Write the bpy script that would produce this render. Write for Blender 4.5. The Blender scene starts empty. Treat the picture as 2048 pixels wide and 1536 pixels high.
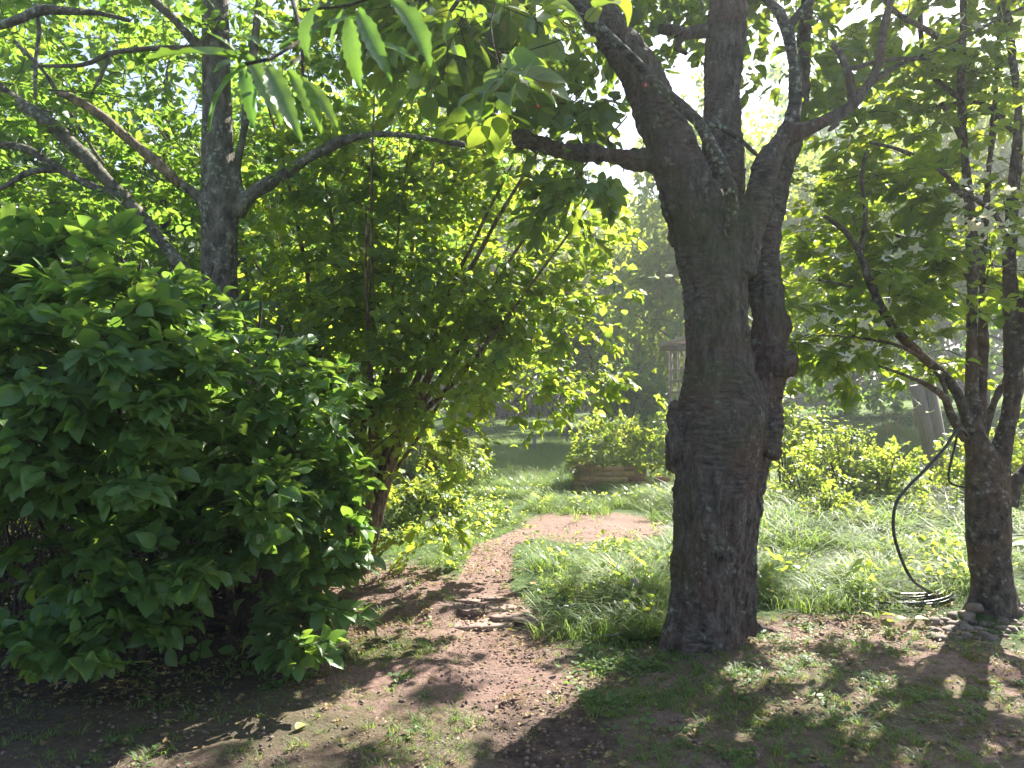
import bpy, math, random
import numpy as np
from mathutils import Vector, Matrix

# ------------------------------------------------------------------ camera, sky, sun, exposure
S = bpy.context.scene
COL = S.collection
F = 1535.0                      # focal length in pixels of a 2048 px wide frame
HY = 790.0                      # eye-level line
EYE = np.array([0.0, 0.0, 1.6])
PITCH = math.atan((HY - 768.0) / F)
cam_d = bpy.data.cameras.new('camera')
cam_d.sensor_width = 36.0
cam_d.lens = 36.0 * F / 2048.0
cam_d.clip_start = 0.05
cam_d.clip_end = 1500.0
cam_d.dof.use_dof = True
cam_d.dof.focus_distance = 6.0
cam_d.dof.aperture_fstop = 7.0
cam = bpy.data.objects.new('camera', cam_d)
COL.objects.link(cam)
cam.location = EYE
cam.rotation_euler = (math.pi / 2 + PITCH, 0, 0)
S.camera = cam

SUN_AZ = math.radians(39.0)     # to the right of the view
SUN_EL = math.radians(43.0)
SUN = np.array([math.sin(SUN_AZ) * math.cos(SUN_EL), math.cos(SUN_AZ) * math.cos(SUN_EL), math.sin(SUN_EL)])
w = bpy.data.worlds.new("World")
S.world = w
w.use_nodes = True
nt = w.node_tree
bg = nt.nodes['Background']
sky = nt.nodes.new('ShaderNodeTexSky')
sky.sky_type = 'NISHITA'
sky.sun_disc = False
sky.sun_elevation = SUN_EL
sky.sun_rotation = SUN_AZ
sky.air_density = 1.0
sky.dust_density = 1.5
nt.links.new(sky.outputs[0], bg.inputs[0])
bg.inputs[1].default_value = 0.065
sd = bpy.data.lights.new('sun', 'SUN')
sd.energy = 5.0
sd.angle = math.radians(0.5)
sd.color = (1.0, 0.94, 0.85)
sun = bpy.data.objects.new('sun', sd)
COL.objects.link(sun)
sun.rotation_euler = Vector(SUN).to_track_quat('Z', 'Y').to_euler()
S.view_settings.view_transform = 'Standard'
S.view_settings.look = 'None'
S.view_settings.exposure = 2.3
S.view_settings.gamma = 1.0
S.view_settings.use_curve_mapping = False
S.cycles.use_denoising = True
S.cycles.max_bounces = 8
S.cycles.diffuse_bounces = 4
S.cycles.transmission_bounces = 4
S.cycles.transparent_max_bounces = 4
S.cycles.volume_bounces = 0
S.cycles.sample_clamp_indirect = 6.0

R = np.random.RandomState(7)
random.seed(5)

# ------------------------------------------------------------------ numpy helpers
def nrm(a):
    a = np.asarray(a, float)
    return a / np.maximum(np.linalg.norm(a, axis=-1, keepdims=True), 1e-9)

def P(px, py, Y):
    """world point seen at pixel (px, py) of the 2048x1536 photo at depth Y metres"""
    c, s = math.cos(PITCH), math.sin(PITCH)
    x = (px - 1024.0) / F
    v = -(py - 768.0) / F
    d = np.array([x, c - v * s, s + v * c])
    return EYE + d * (Y / d[1])

def proj(pts):
    """world -> pixel and depth"""
    q = np.asarray(pts, float) - EYE
    c, s = math.cos(PITCH), math.sin(PITCH)
    dep = q[..., 1] * c + q[..., 2] * s
    up = -q[..., 1] * s + q[..., 2] * c
    dd = np.where(np.abs(dep) < 1e-3, 1e-3, dep)
    return 1024 + F * q[..., 0] / dd, 768 - F * up / dd, dep

def _hash(ix, iy, iz, seed):
    h = (ix * 374761393 + iy * 668265263 + iz * 2147483647 + seed * 1274126177) & 0xffffffff
    h = ((h ^ (h >> 13)) * 1274126177) & 0xffffffff
    h = (h ^ (h >> 16)) & 0xffffffff
    return h / 4294967295.0

def noise(p, seed=0):
    p = np.asarray(p, float)
    i = np.floor(p).astype(np.int64)
    f = p - i
    f = f * f * (3 - 2 * f)
    out = 0
    for a in (0, 1):
        wa = f[..., 0] if a else 1 - f[..., 0]
        for b in (0, 1):
            wb = f[..., 1] if b else 1 - f[..., 1]
            for c in (0, 1):
                wc = f[..., 2] if c else 1 - f[..., 2]
                out = out + wa * wb * wc * _hash(i[..., 0] + a, i[..., 1] + b, i[..., 2] + c, seed)
    return out * 2 - 1

def fbm(p, o=3, seed=0):
    p = np.asarray(p, float)
    r, a = 0, 1.0
    for k in range(o):
        r = r + a * noise(p * 2 ** k, seed + k)
        a *= .5
    return r

def sstep(a, b, x):
    t = np.clip((x - a) / (b - a), 0, 1)
    return t * t * (3 - 2 * t)

def gh(x, y):
    """ground height"""
    x = np.asarray(x, float); y = np.asarray(y, float)
    z = 0.06 * sstep(5.25, 5.5, y + 0.08 * np.sin(x * 3)) * sstep(-1.6, -.6, x) * (1 - sstep(.9, 1.8, x) * 0.4) * (1 - sstep(8, 12, y))
    z = z + 0.055 * np.maximum(0, x) * sstep(13, 38, y) * sstep(0, 6, x)
    z = z - 0.25 * sstep(16, 40, y) * (1 - sstep(-2, 6, x))
    q = np.stack([x, y, 0 * x], -1)
    z = z + 0.03 * noise(q * .8, 3) * sstep(2, 4, np.hypot(x, y))
    z = z + .07 * np.exp(-((x - 1.2) ** 2 + (y - 4.85) ** 2) / .16) + .05 * np.exp(-((x - 3.6) ** 2 + (y - 5.75) ** 2) / .2)
    z = z + 0.5 * noise(q * .05, 8) * sstep(14, 40, y)
    return z

def G(px, py):
    """ground point under pixel"""
    Y = 1.6 * F / max(py - HY, 12)
    for _ in range(12):
        p = P(px, py, Y)
        z = float(gh(p[0], p[1]))
        Y = Y * (1.6 - z) / max(1.6 - p[2], .05)
        Y = min(Y, 80)
    p = P(px, py, Y)
    p[2] = float(gh(p[0], p[1]))
    return p

# ------------------------------------------------------------------ object helpers
def tag(o, label=None, cat=None, group=None, kind=None):
    if label: o['label'] = label
    if cat: o['category'] = cat
    if group: o['group'] = group
    if kind: o['kind'] = kind
    return o

def thing(name, loc, label, cat, group=None):
    o = bpy.data.objects.new(name, None)
    o.empty_display_size = .2
    o.location = loc
    COL.objects.link(o)
    return tag(o, label, cat, group)

def link(name, me, parent=None, mat=None):
    o = bpy.data.objects.new(name, me)
    COL.objects.link(o)
    if mat is not None and not me.materials: me.materials.append(mat)
    if parent is not None:
        o.parent = parent
        o.location = -parent.location
    return o

def mesh_np(name, V, faces_list, smooth=False, tint=None, uv=None):
    """faces_list: list of int arrays (n,k)"""
    me = bpy.data.meshes.new(name)
    V = np.asarray(V, np.float32)
    me.vertices.add(len(V)); me.vertices.foreach_set('co', V.ravel())
    loops = []; starts = []; s = 0
    for f in faces_list:
        if len(f) == 0: continue
        f = np.asarray(f, np.int32)
        k = f.shape[1]
        loops.append(f.ravel())
        starts.append(s + np.arange(len(f)) * k)
        s += f.size
    L = np.concatenate(loops).astype(np.int32); ST = np.concatenate(starts).astype(np.int32)
    me.loops.add(len(L)); me.loops.foreach_set('vertex_index', L)
    me.polygons.add(len(ST)); me.polygons.foreach_set('loop_start', ST)
    if smooth: me.polygons.foreach_set('use_smooth', np.ones(len(ST), bool))
    me.update(calc_edges=True)
    if tint is not None:
        a = me.attributes.new('tint', 'FLOAT', 'POINT')
        a.data.foreach_set('value', np.asarray(tint, np.float32))
    if uv is not None:
        u = me.uv_layers.new(name='UVMap')
        u.data.foreach_set('uv', np.asarray(uv, np.float32)[L].ravel())
    return me

class MB:
    """collects vertices and faces"""
    def __init__(s): s.v = []; s.q = []; s.t = []; s.n = 0
    def add(s, V, quads=None, tris=None):
        V = np.asarray(V, float).reshape(-1, 3)
        if quads is not None and len(quads): s.q.append(np.asarray(quads, int) + s.n)
        if tris is not None and len(tris): s.t.append(np.asarray(tris, int) + s.n)
        s.v.append(V); s.n += len(V)
    def box(s, c, size, rz=0.0, ax=None):
        x, y, z = np.array(size) / 2
        V = np.array([[a * x, b * y, d * z] for a in (-1, 1) for b in (-1, 1) for d in (-1, 1)], float)
        if ax is not None: V = V @ np.asarray(ax)
        cz, sz = math.cos(rz), math.sin(rz)
        V = np.stack([V[:, 0] * cz - V[:, 1] * sz, V[:, 0] * sz + V[:, 1] * cz, V[:, 2]], 1) + np.asarray(c)
        s.add(V, [[0, 1, 3, 2], [4, 6, 7, 5], [0, 4, 5, 1], [2, 3, 7, 6], [0, 2, 6, 4], [1, 5, 7, 3]])
    def mesh(s, name, smooth=False, tint=None):
        fl = []
        if s.q: fl.append(np.concatenate(s.q))
        if s.t: fl.append(np.concatenate(s.t))
        return mesh_np(name, np.concatenate(s.v), fl, smooth, tint)

def catmull(pts, rad, step):
    pts = np.asarray(pts, float); rad = np.asarray(rad, float)
    if len(pts) < 2: return pts, rad
    e = np.vstack([2 * pts[0] - pts[1], pts, 2 * pts[-1] - pts[-2]])
    o = []; r = []
    for i in range(len(pts) - 1):
        n = max(1, int(np.linalg.norm(pts[i + 1] - pts[i]) / step))
        for k in range(n):
            t = k / n
            p0, p1, p2, p3 = e[i], e[i + 1], e[i + 2], e[i + 3]
            o.append(.5 * (2 * p1 + (p2 - p0) * t + (2 * p0 - 5 * p1 + 4 * p2 - p3) * t * t + (3 * p1 - p0 - 3 * p2 + p3) * t ** 3))
            r.append(rad[i] * (1 - t) + rad[i + 1] * t)
    o.append(pts[-1]); r.append(rad[-1])
    return np.array(o), np.array(r)

def add_tube(mb, pts, rad, sides=8, step=.1, wob=0.0, knob=0.0, cap=True):
    p, r = catmull(pts, rad, step)
    if wob:
        p = p + wob * np.stack([noise(p * 3.1, 11), noise(p * 3.1, 12), noise(p * 3.1, 13)], 1)
    if knob:
        r = r * (1 + knob * noise(p * 9, 14))
    d = nrm(np.gradient(p, axis=0))
    u = np.zeros_like(p)
    a = np.array([0.0, 1, 0]) if abs(d[0][1]) < .9 else np.array([1.0, 0, 0])
    u[0] = nrm(a - d[0] * np.dot(a, d[0]))
    for i in range(1, len(p)):
        b = u[i - 1] - d[i] * np.dot(u[i - 1], d[i])
        u[i] = nrm(b)
    v = np.cross(d, u)
    an = np.arange(sides) * 2 * math.pi / sides
    V = p[:, None] + r[:, None, None] * (np.cos(an)[None, :, None] * u[:, None] + np.sin(an)[None, :, None] * v[:, None])
    n = len(p)
    i = np.arange(n - 1)[:, None] * sides; j = np.arange(sides)[None]
    j2 = (j + 1) % sides
    Q = np.stack([i + j, i + j2, i + sides + j2, i + sides + j], -1).reshape(-1, 4)
    V = V.reshape(-1, 3)
    T = []
    if cap:
        V = np.vstack([V, p[0], p[-1]])
        b = (n - 1) * sides
        T = [[n * sides, (k + 1) % sides, k] for k in range(sides)] + [[n * sides + 1, b + k, b + (k + 1) % sides] for k in range(sides)]
    mb.add(V, Q, T)
    return p, r

def add_sticks(mb, A, B, ra, rb):
    """many thin 3-sided sticks at once"""
    A = np.asarray(A, float); B = np.asarray(B, float)
    if len(A) == 0: return
    d = nrm(B - A)
    u = nrm(np.cross(d, np.where(np.abs(d[:, 2:3]) > .9, [[1.0, 0, 0]], [[0, 0, 1.0]])))
    v = np.cross(d, u)
    ra = np.broadcast_to(np.asarray(ra, float).reshape(-1, 1) if np.ndim(ra) else ra, (len(A), 1))
    rb = np.broadcast_to(np.asarray(rb, float).reshape(-1, 1) if np.ndim(rb) else rb, (len(A), 1))
    vs = []
    for k in range(3):
        c, s_ = math.cos(k * 2.0944), math.sin(k * 2.0944)
        vs.append(A + ra * (c * u + s_ * v))
    for k in range(3):
        c, s_ = math.cos(k * 2.0944), math.sin(k * 2.0944)
        vs.append(B + rb * (c * u + s_ * v))
    V = np.stack(vs, 1).reshape(-1, 3)
    b = np.arange(len(A))[:, None] * 6
    Q = np.concatenate([b + np.array([[k, (k + 1) % 3, 3 + (k + 1) % 3, 3 + k]]) for k in range(3)])
    mb.add(V, Q)

# ------------------------------------------------------------------ materials
def mat(name):
    m = bpy.data.materials.new(name); m.use_nodes = True
    t = m.node_tree
    b = t.nodes['Principled BSDF']
    return m, t, b
def N(t, typ, **kw):
    n = t.nodes.new(typ)
    for k, v in kw.items():
        if k in n.inputs: n.inputs[k].default_value = v
        else: setattr(n, k, v)
    return n
def L(t, a, b): t.links.new(a, b)
def ramp(t, fac, stops):
    n = t.nodes.new('ShaderNodeValToRGB')
    e = n.color_ramp.elements
    while len(e) < len(stops): e.new(.5)
    for el, (p, c) in zip(e, stops):
        el.position = p; el.color = tuple(c) + (1,)
    L(t, fac, n.inputs[0])
    return n.outputs[0]
def mix(t, f, a, b, typ='MIX'):
    n = t.nodes.new('ShaderNodeMix'); n.data_type = 'RGBA'; n.blend_type = typ
    if isinstance(f, (int, float)): n.inputs[0].default_value = f
    else: L(t, f, n.inputs[0])
    for s_, i in ((a, 6), (b, 7)):
        if isinstance(s_, (tuple, list)): n.inputs[i].default_value = tuple(s_) + (1,)
        else: L(t, s_, n.inputs[i])
    return n.outputs[2]
def noise_n(t, scale, detail=4, vec=None, rough=.6, typ='3D'):
    n = N(t, 'ShaderNodeTexNoise', Scale=scale, Detail=detail, Roughness=rough)
    if vec is not None: L(t, vec, n.inputs['Vector'])
    return n.outputs['Fac']
def mapping(t, scale):
    c = t.nodes.new('ShaderNodeTexCoord')
    m = N(t, 'ShaderNodeMapping'); m.inputs['Scale'].default_value = scale
    L(t, c.outputs['Object'], m.inputs['Vector'])
    return m.outputs[0]
def bump(t, h, strength, dist, b, prev=None):
    n = N(t, 'ShaderNodeBump', Strength=strength, Distance=dist)
    L(t, h, n.inputs['Height'])
    if prev is not None: L(t, prev, n.inputs['Normal'])
    L(t, n.outputs[0], b.inputs['Normal'])
    return n.outputs[0]

def leaf_mat(name, c_dark, c_light, trans, tw=.42, rough=.42, veins=False, yellow=None):
    m, t, b = mat(name)
    at = N(t, 'ShaderNodeAttribute', attribute_name='tint')
    oi = t.nodes.new('ShaderNodeObjectInfo')
    ad = N(t, 'ShaderNodeMath', operation='ADD'); L(t, at.outputs['Fac'], ad.inputs[0]); L(t, oi.outputs['Random'], ad.inputs[1])
    fr = N(t, 'ShaderNodeMath', operation='FRACT'); L(t, ad.outputs[0], fr.inputs[0])
    f = fr.outputs[0]
    st = [(0, c_dark), (.75, c_light)]
    col = ramp(t, f, st + ([(.965, c_light), (.975, yellow)] if yellow else []))
    vec = t.nodes.new('ShaderNodeTexCoord').outputs['Object']
    nz = noise_n(t, 30, 2, vec)
    col = mix(t, .25, col, ramp(t, nz, [(.3, (.02, .05, .01)), (.7, (.14, .2, .05))]))
    tc = mix(t, f, trans, tuple(min(1, v * s_) for v, s_ in zip(trans, (1.25, .9, .8))))
    if veins:
        uv = N(t, 'ShaderNodeUVMap')
        sx = t.nodes.new('ShaderNodeSeparateXYZ'); L(t, uv.outputs[0], sx.inputs[0])
        # v - |u-.5| gives slanting side veins, |u-.5| the midrib
        a = N(t, 'ShaderNodeMath', operation='SUBTRACT'); L(t, sx.outputs[0], a.inputs[0]); a.inputs[1].default_value = .5
        a2 = N(t, 'ShaderNodeMath', operation='ABSOLUTE'); L(t, a.outputs[0], a2.inputs[0])
        c = N(t, 'ShaderNodeMath', operation='MULTIPLY_ADD'); L(t, a2.outputs[0], c.inputs[0]); c.inputs[1].default_value = -.9; L(t, sx.outputs[1], c.inputs[2])
        d = N(t, 'ShaderNodeMath', operation='MULTIPLY'); L(t, c.outputs[0], d.inputs[0]); d.inputs[1].default_value = 7.0
        e = N(t, 'ShaderNodeMath', operation='PINGPONG'); L(t, d.outputs[0], e.inputs[0]); e.inputs[1].default_value = .5
        vv = N(t, 'ShaderNodeMath', operation='MINIMUM'); L(t, e.outputs[0], vv.inputs[0])
        mr = N(t, 'ShaderNodeMath', operation='MULTIPLY'); L(t, a2.outputs[0], mr.inputs[0]); mr.inputs[1].default_value = 5
        L(t, mr.outputs[0], vv.inputs[1])
        vein = ramp(t, vv.outputs[0], [(0, (1, 1, 1)), (.16, (0, 0, 0))])
        col = mix(t, vein, col, mix(t, .35, col, (.25, .35, .12)))
        tc = mix(t, vein, tc, mix(t, .4, tc, (.1, .2, .02)))
        bump(t, vv.outputs[0], .5, .004, b)
    L(t, col, b.inputs['Base Color'])
    b.inputs['Roughness'].default_value = rough
    b.inputs['Specular IOR Level'].default_value = .45
    tr = t.nodes.new('ShaderNodeBsdfTranslucent'); L(t, tc, tr.inputs[0])
    ms = t.nodes.new('ShaderNodeMixShader'); ms.inputs[0].default_value = tw
    L(t, b.outputs[0], ms.inputs[1]); L(t, tr.outputs[0], ms.inputs[2])
    L(t, ms.outputs[0], t.nodes['Material Output'].inputs[0])
    return m

LM_shrub = leaf_mat('shrub_leaf', (.045, .12, .04), (.08, .175, .06), (.25, .48, .055), .43, .36, True)
LM_hazel = leaf_mat('hazel_leaf', (.06, .125, .035), (.11, .19, .05), (.42, .64, .06), .54, .5, True)
LM_dog = leaf_mat('dogwood_leaf', (.045, .10, .03), (.085, .16, .045), (.40, .60, .04), .48, .42, True)
LM_near = leaf_mat('shaded_cherry_leaf', (.03, .085, .04), (.06, .13, .06), (.16, .34, .04), .35, .34, True)  # darker, cooler copy of the cherry leaf; shade put into the colour
LM_cherry = leaf_mat('cherry_leaf', (.045, .10, .04), (.085, .155, .06), (.28, .46, .04), .42, .36, True, (.22, .17, .03))
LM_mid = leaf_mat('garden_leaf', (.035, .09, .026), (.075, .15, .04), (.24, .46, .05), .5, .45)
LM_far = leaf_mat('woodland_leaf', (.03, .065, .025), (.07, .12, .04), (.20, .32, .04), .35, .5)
LM_bright = leaf_mat('bright_leaf', (.06, .12, .025), (.12, .20, .05), (.40, .58, .07), .48, .45)  # paler, yellower green than the garden leaf
LM_grass = leaf_mat('grass_blade', (.06, .12, .03), (.11, .19, .05), (.27, .47, .07), .42, .55, False, (.34, .30, .16))
LM_dry = leaf_mat('dry_leaf', (.16, .09, .04), (.34, .24, .11), (.3, .2, .06), .25, .6)
LM_fallen = leaf_mat('fallen_yellow_leaf', (.28, .3, .07), (.42, .38, .12), (.4, .4, .08), .25, .5, True)
LM_bract = leaf_mat('white_bract', (.62, .66, .52), (.78, .8, .7), (.7, .75, .5), .4, .5)

def bark_mat(name, base, dark, lich, moss, hscale, lich_amt=.55, moss_amt=.5, red=None, banded=False):
    m, t, b = mat(name)
    vec = mapping(t, hscale)
    n1 = noise_n(t, 1.0, 6, vec, .65)
    if banded:      # patches of horizontal cork bands between patches of upright cracks
        va = mapping(t, (26, 26, 9)); na_ = noise_n(t, 1.0, 7, va, .7)
        vb = mapping(t, (2.2, 2.2, 1.6)); nbm = noise_n(t, 1.0, 3, vb)
        mx = N(t, 'ShaderNodeMix'); L(t, ramp(t, nbm, [(.5, (0, 0, 0)), (.6, (1, 1, 1))]), mx.inputs[0]); L(t, na_, mx.inputs[2]); L(t, n1, mx.inputs[3])
        n1 = mx.outputs[0]
    vec2 = mapping(t, (1, 1, 1))
    n2 = noise_n(t, 3.0, 4, vec2)
    n3 = noise_n(t, 60, 3, vec2)
    col = ramp(t, n1, [(.36, dark), (.54, base), (.70, tuple(v * 2.0 for v in base))])
    if red: col = mix(t, ramp(t, n2, [(.45, (0, 0, 0)), (.7, (1, 1, 1))]), col, mix(t, .5, col, red))
    wn = N(t, 'ShaderNodeTexNoise', Scale=38.0, Detail=4.0); L(t, vec2, wn.inputs['Vector'])
    va_ = N(t, 'ShaderNodeVectorMath', operation='SCALE'); L(t, wn.outputs['Color'], va_.inputs[0]); va_.inputs[3].default_value = .045
    vd = N(t, 'ShaderNodeVectorMath', operation='ADD'); L(t, vec2, vd.inputs[0]); L(t, va_.outputs[0], vd.inputs[1])
    vo = N(t, 'ShaderNodeTexVoronoi', Scale=26.0); L(t, vd.outputs[0], vo.inputs['Vector'])
    nl = noise_n(t, 7.0, 3, vec2)
    li = N(t, 'ShaderNodeMath', operation='MULTIPLY')
    lr = ramp(t, vo.outputs['Distance'], [(.22, (1, 1, 1)), (.5, (0, 0, 0))])
    ll = ramp(t, nl, [(1 - lich_amt, (0, 0, 0)), (1.06 - lich_amt, (1, 1, 1))])
    L(t, lr, li.inputs[0]); L(t, ll, li.inputs[1])
    sm = N(t, 'ShaderNodeMath', operation='MULTIPLY'); L(t, li.outputs[0], sm.inputs[0])
    L(t, ramp(t, n3, [(.35, (.2, .2, .2)), (.6, (1, 1, 1))]), sm.inputs[1])
    col = mix(t, sm.outputs[0], col, lich)
    vo2 = N(t, 'ShaderNodeTexVoronoi', Scale=95.0); L(t, vd.outputs[0], vo2.inputs['Vector'])
    s2 = N(t, 'ShaderNodeMath', operation='MULTIPLY'); L(t, ramp(t, vo2.outputs['Distance'], [(.2, (.8, .8, .8)), (.34, (0, 0, 0))]), s2.inputs[0])
    L(t, ramp(t, noise_n(t, 4.3, 4, vec2, .7), [(.5, (0, 0, 0)), (.62, (1, 1, 1))]), s2.inputs[1])
    col = mix(t, s2.outputs[0], col, tuple(v * .8 for v in lich))
    mo = noise_n(t, 1.6, 5, vec2, .7)
    col = mix(t, ramp(t, mo, [(1 - moss_amt, (0, 0, 0)), (1.2 - moss_amt, (.8, .8, .8))]), col, moss)
    L(t, col, b.inputs['Base Color'])
    b.inputs['Roughness'].default_value = .9
    b.inputs['Specular IOR Level'].default_value = .25
    b1 = bump(t, n1, 1.0, .05 if banded else .03, b)
    bump(t, n3, .6, .008, b, b1)
    return m
BK_cherry = bark_mat('cherry_bark', (.12, .098, .088), (.02, .016, .015), (.27, .275, .22), (.085, .09, .04), (15, 15, 46), .45, .5, (.16, .07, .05), True)
BK_limb = bark_mat('lichened_cherry_bark', (.075, .063, .055), (.02, .017, .015), (.34, .37, .30), (.09, .1, .04), (7, 7, 34), .58, .48)
BK_grey = bark_mat('grey_bark', (.13, .115, .095), (.05, .042, .035), (.34, .36, .3), (.09, .09, .045), (16, 16, 9), .5, .42)
BK_brown = bark_mat('fissured_bark', (.16, .10, .06), (.03, .02, .012), (.25, .22, .15), (.08, .07, .03), (45, 45, 5), .2, .3)
BK_dog = bark_mat('dogwood_bark', (.075, .06, .05), (.015, .013, .012), (.24, .23, .19), (.09, .085, .04), (18, 18, 14), .52, .42, (.17, .09, .05))
BK_twig = bark_mat('twig_bark', (.07, .055, .045), (.03, .024, .02), (.2, .2, .16), (.07, .07, .03), (40, 40, 20), .3, .3)
BK_pale = bark_mat('bare_dead_wood', (.26, .19, .13), (.09, .065, .045), (.3, .3, .25), (.12, .1, .06), (30, 30, 8), .2, .2)
BK_hazel = bark_mat('hazel_stem_bark', (.20, .14, .09), (.05, .035, .025), (.25, .24, .18), (.1, .09, .04), (30, 30, 8), .35, .3)

def simple_mat(name, c1, c2, scale=(10, 10, 10), rough=.8, bs=.5, bd=.005):
    m, t, b = mat(name)
    oi = t.nodes.new('ShaderNodeObjectInfo')
    vec = mapping(t, scale)
    n1 = noise_n(t, 1, 5, vec)
    col = ramp(t, n1, [(.3, c1), (.7, c2)])
    hs = N(t, 'ShaderNodeHueSaturation'); L(t, col, hs.inputs['Color'])
    mr = N(t, 'ShaderNodeMapRange'); mr.inputs[3].default_value = .72; mr.inputs[4].default_value = 1.25
    L(t, oi.outputs['Random'], mr.inputs[0]); L(t, mr.outputs[0], hs.inputs['Value'])
    L(t, hs.outputs[0], b.inputs['Base Color'])
    b.inputs['Roughness'].default_value = rough
    bump(t, n1, bs, bd, b)
    return m
M_pole = simple_mat('brown_pole', (.13, .10, .08), (.24, .19, .15), (60, 60, 4))
M_wood = simple_mat('weathered_timber', (.20, .17, .14), (.34, .29, .24), (60, 60, 4))
M_plank = simple_mat('stained_plank', (.30, .17, .08), (.48, .30, .15), (6, 6, 40), .75)
M_lattice = simple_mat('pale_lattice_timber', (.20, .155, .125), (.34, .27, .23), (30, 30, 8))
M_brick = simple_mat('red_brick', (.26, .09, .06), (.42, .2, .14), (25, 25, 25), .9)
M_stone = simple_mat('fieldstone', (.09, .065, .05), (.22, .17, .14), (14, 14, 14), .85, .6, .01)
M_flag = simple_mat('sandstone_slab', (.13, .085, .068), (.30, .21, .17), (12, 12, 12), .9, .6, .01)
M_hose = simple_mat('black_hose', (.012, .012, .014), (.03, .03, .034), (20, 20, 20), .32)
M_wire = simple_mat('grey_hose', (.16, .16, .15), (.26, .26, .25), (20, 20, 20), .4)
M_cherryfruit = simple_mat('cherry_fruit', (.55, .03, .02), (.6, .06, .03), (20, 20, 20), .2)
M_orange = simple_mat('orange_petal', (.75, .2, .02), (.8, .3, .03), (20, 20, 20), .5)

def ground_mat():
    m, t, b = mat('ground_soil_moss_and_turf')
    at = N(t, 'ShaderNodeAttribute', attribute_name='cover')   # r soil, g moss, b darker soil
    sp = t.nodes.new('ShaderNodeSeparateColor'); L(t, at.outputs['Color'], sp.inputs[0])
    vec = mapping(t, (1, 1, 1))
    nf = noise_n(t, 45, 8, vec, .75); nb = noise_n(t, 2.2, 5, vec); nm = noise_n(t, 11, 6, vec, .7)
    soil = ramp(t, nf, [(.28, (.07, .046, .037)), (.5, (.19, .13, .104)), (.66, (.31, .225, .19)), (.8, (.44, .35, .30))])
    soil = mix(t, ramp(t, nb, [(.35, (0, 0, 0)), (.65, (1, 1, 1))]), soil, mix(t, .5, soil, (.26, .155, .125)))
    dark_soil = ramp(t, nf, [(.3, (.02, .015, .011)), (.55, (.06, .045, .035)), (.75, (.14, .11, .085))])  # darker soil tone, spread by the third cover channel
    moss = ramp(t, nm, [(.3, (.035, .038, .016)), (.5, (.075, .085, .028)), (.62, (.12, .11, .05)), (.75, (.17, .15, .08))])
    turf = ramp(t, nm, [(.3, (.03, .06, .018)), (.6, (.075, .12, .035)), (.8, (.15, .17, .07))])
    e = N(t, 'ShaderNodeMath', operation='MULTIPLY_ADD'); L(t, nm, e.inputs[0]); e.inputs[1].default_value = 1.2; e.inputs[2].default_value = -.6
    def thr(s_, w_=.25):
        a = N(t, 'ShaderNodeMath', operation='ADD'); L(t, s_, a.inputs[0]); L(t, e.outputs[0], a.inputs[1])
        return ramp(t, a.outputs[0], [(.5 - w_, (0, 0, 0)), (.5 + w_, (1, 1, 1))])
    col = mix(t, thr(sp.outputs[0]), turf, soil)
    col = mix(t, thr(sp.outputs[2]), col, dark_soil)
    col = mix(t, thr(sp.outputs[1], .15), col, moss)
    L(t, col, b.inputs['Base Color'])
    b.inputs['Roughness'].default_value = .95
    b.inputs['Specular IOR Level'].default_value = .2
    b1 = bump(t, nf, .8, .025, b); bump(t, nm, .6, .05, b, b1)
    return m

# ------------------------------------------------------------------ region maps, given in photo pixels, used as functions of ground position
def blob(px, py, cx, cy, rx, ry, soft=.35):
    d = np.sqrt(((px - cx) / rx) ** 2 + ((py - cy) / ry) ** 2)
    return 1 - sstep(1 - soft, 1 + soft, d)
def path_mask(px, py):
    xs = np.array([780, 1020, 1045, 1060, 1100, 1200, 1260, 1330, 1420, 1536, 1900])
    ce = np.array([1010, 1100, 1120, 1080, 985, 965, 1000, 1010, 1080, 1120, 1230])
    hw = np.array([8, 18, 30, 35, 42, 55, 85, 100, 110, 120, 170])
    c = np.interp(py, xs, ce); h = np.interp(py, xs, hw)
    a = 1 - sstep(.75, 1.25, np.abs(px - c) / h)
    a = a * sstep(1015, 1045, py)
    patch = blob(px, py, 1190, 1062, 145, 34)
    return np.maximum(a, patch)
def soil_mask(px, py):
    mulch = blob(px, py, 745, 1230, 200, 95, .3)
    low = blob(px, py, 820, 1330, 340, 120, .4)
    rt = blob(px, py, 1680, 1265, 230, 28, .5)
    return np.clip(np.maximum.reduce([path_mask(px, py), mulch, low * .9, rt * .9, 0.62 * (py > 1300), .85 * blob(px, py, 1700, 1420, 520, 160, .3)]), 0, 1)
def lush_mask(px, py):
    """long grass"""
    a = blob(px, py, 1215, 1150, 190, 90, .3)
    b_ = np.maximum(blob(px, py, 1640, 1100, 240, 130, .3), .8 * blob(px, py, 1900, 1130, 190, 90, .3))
    c = blob(px, py, 915, 1075, 150, 80, .35)
    d = blob(px, py, 1240, 1000, 170, 50, .3)
    e = blob(px, py, 1050, 985, 240, 42, .3)
    g = blob(px, py, 1230, 1290, 130, 60, .3)
    f = (py < 1010) * (py > 800) * 1.0
    return np.clip(np.maximum.reduce([a, b_, c, d, e, g * .8, f]) * (1 - .97 * path_mask(px, py)), 0, 1)

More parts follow.
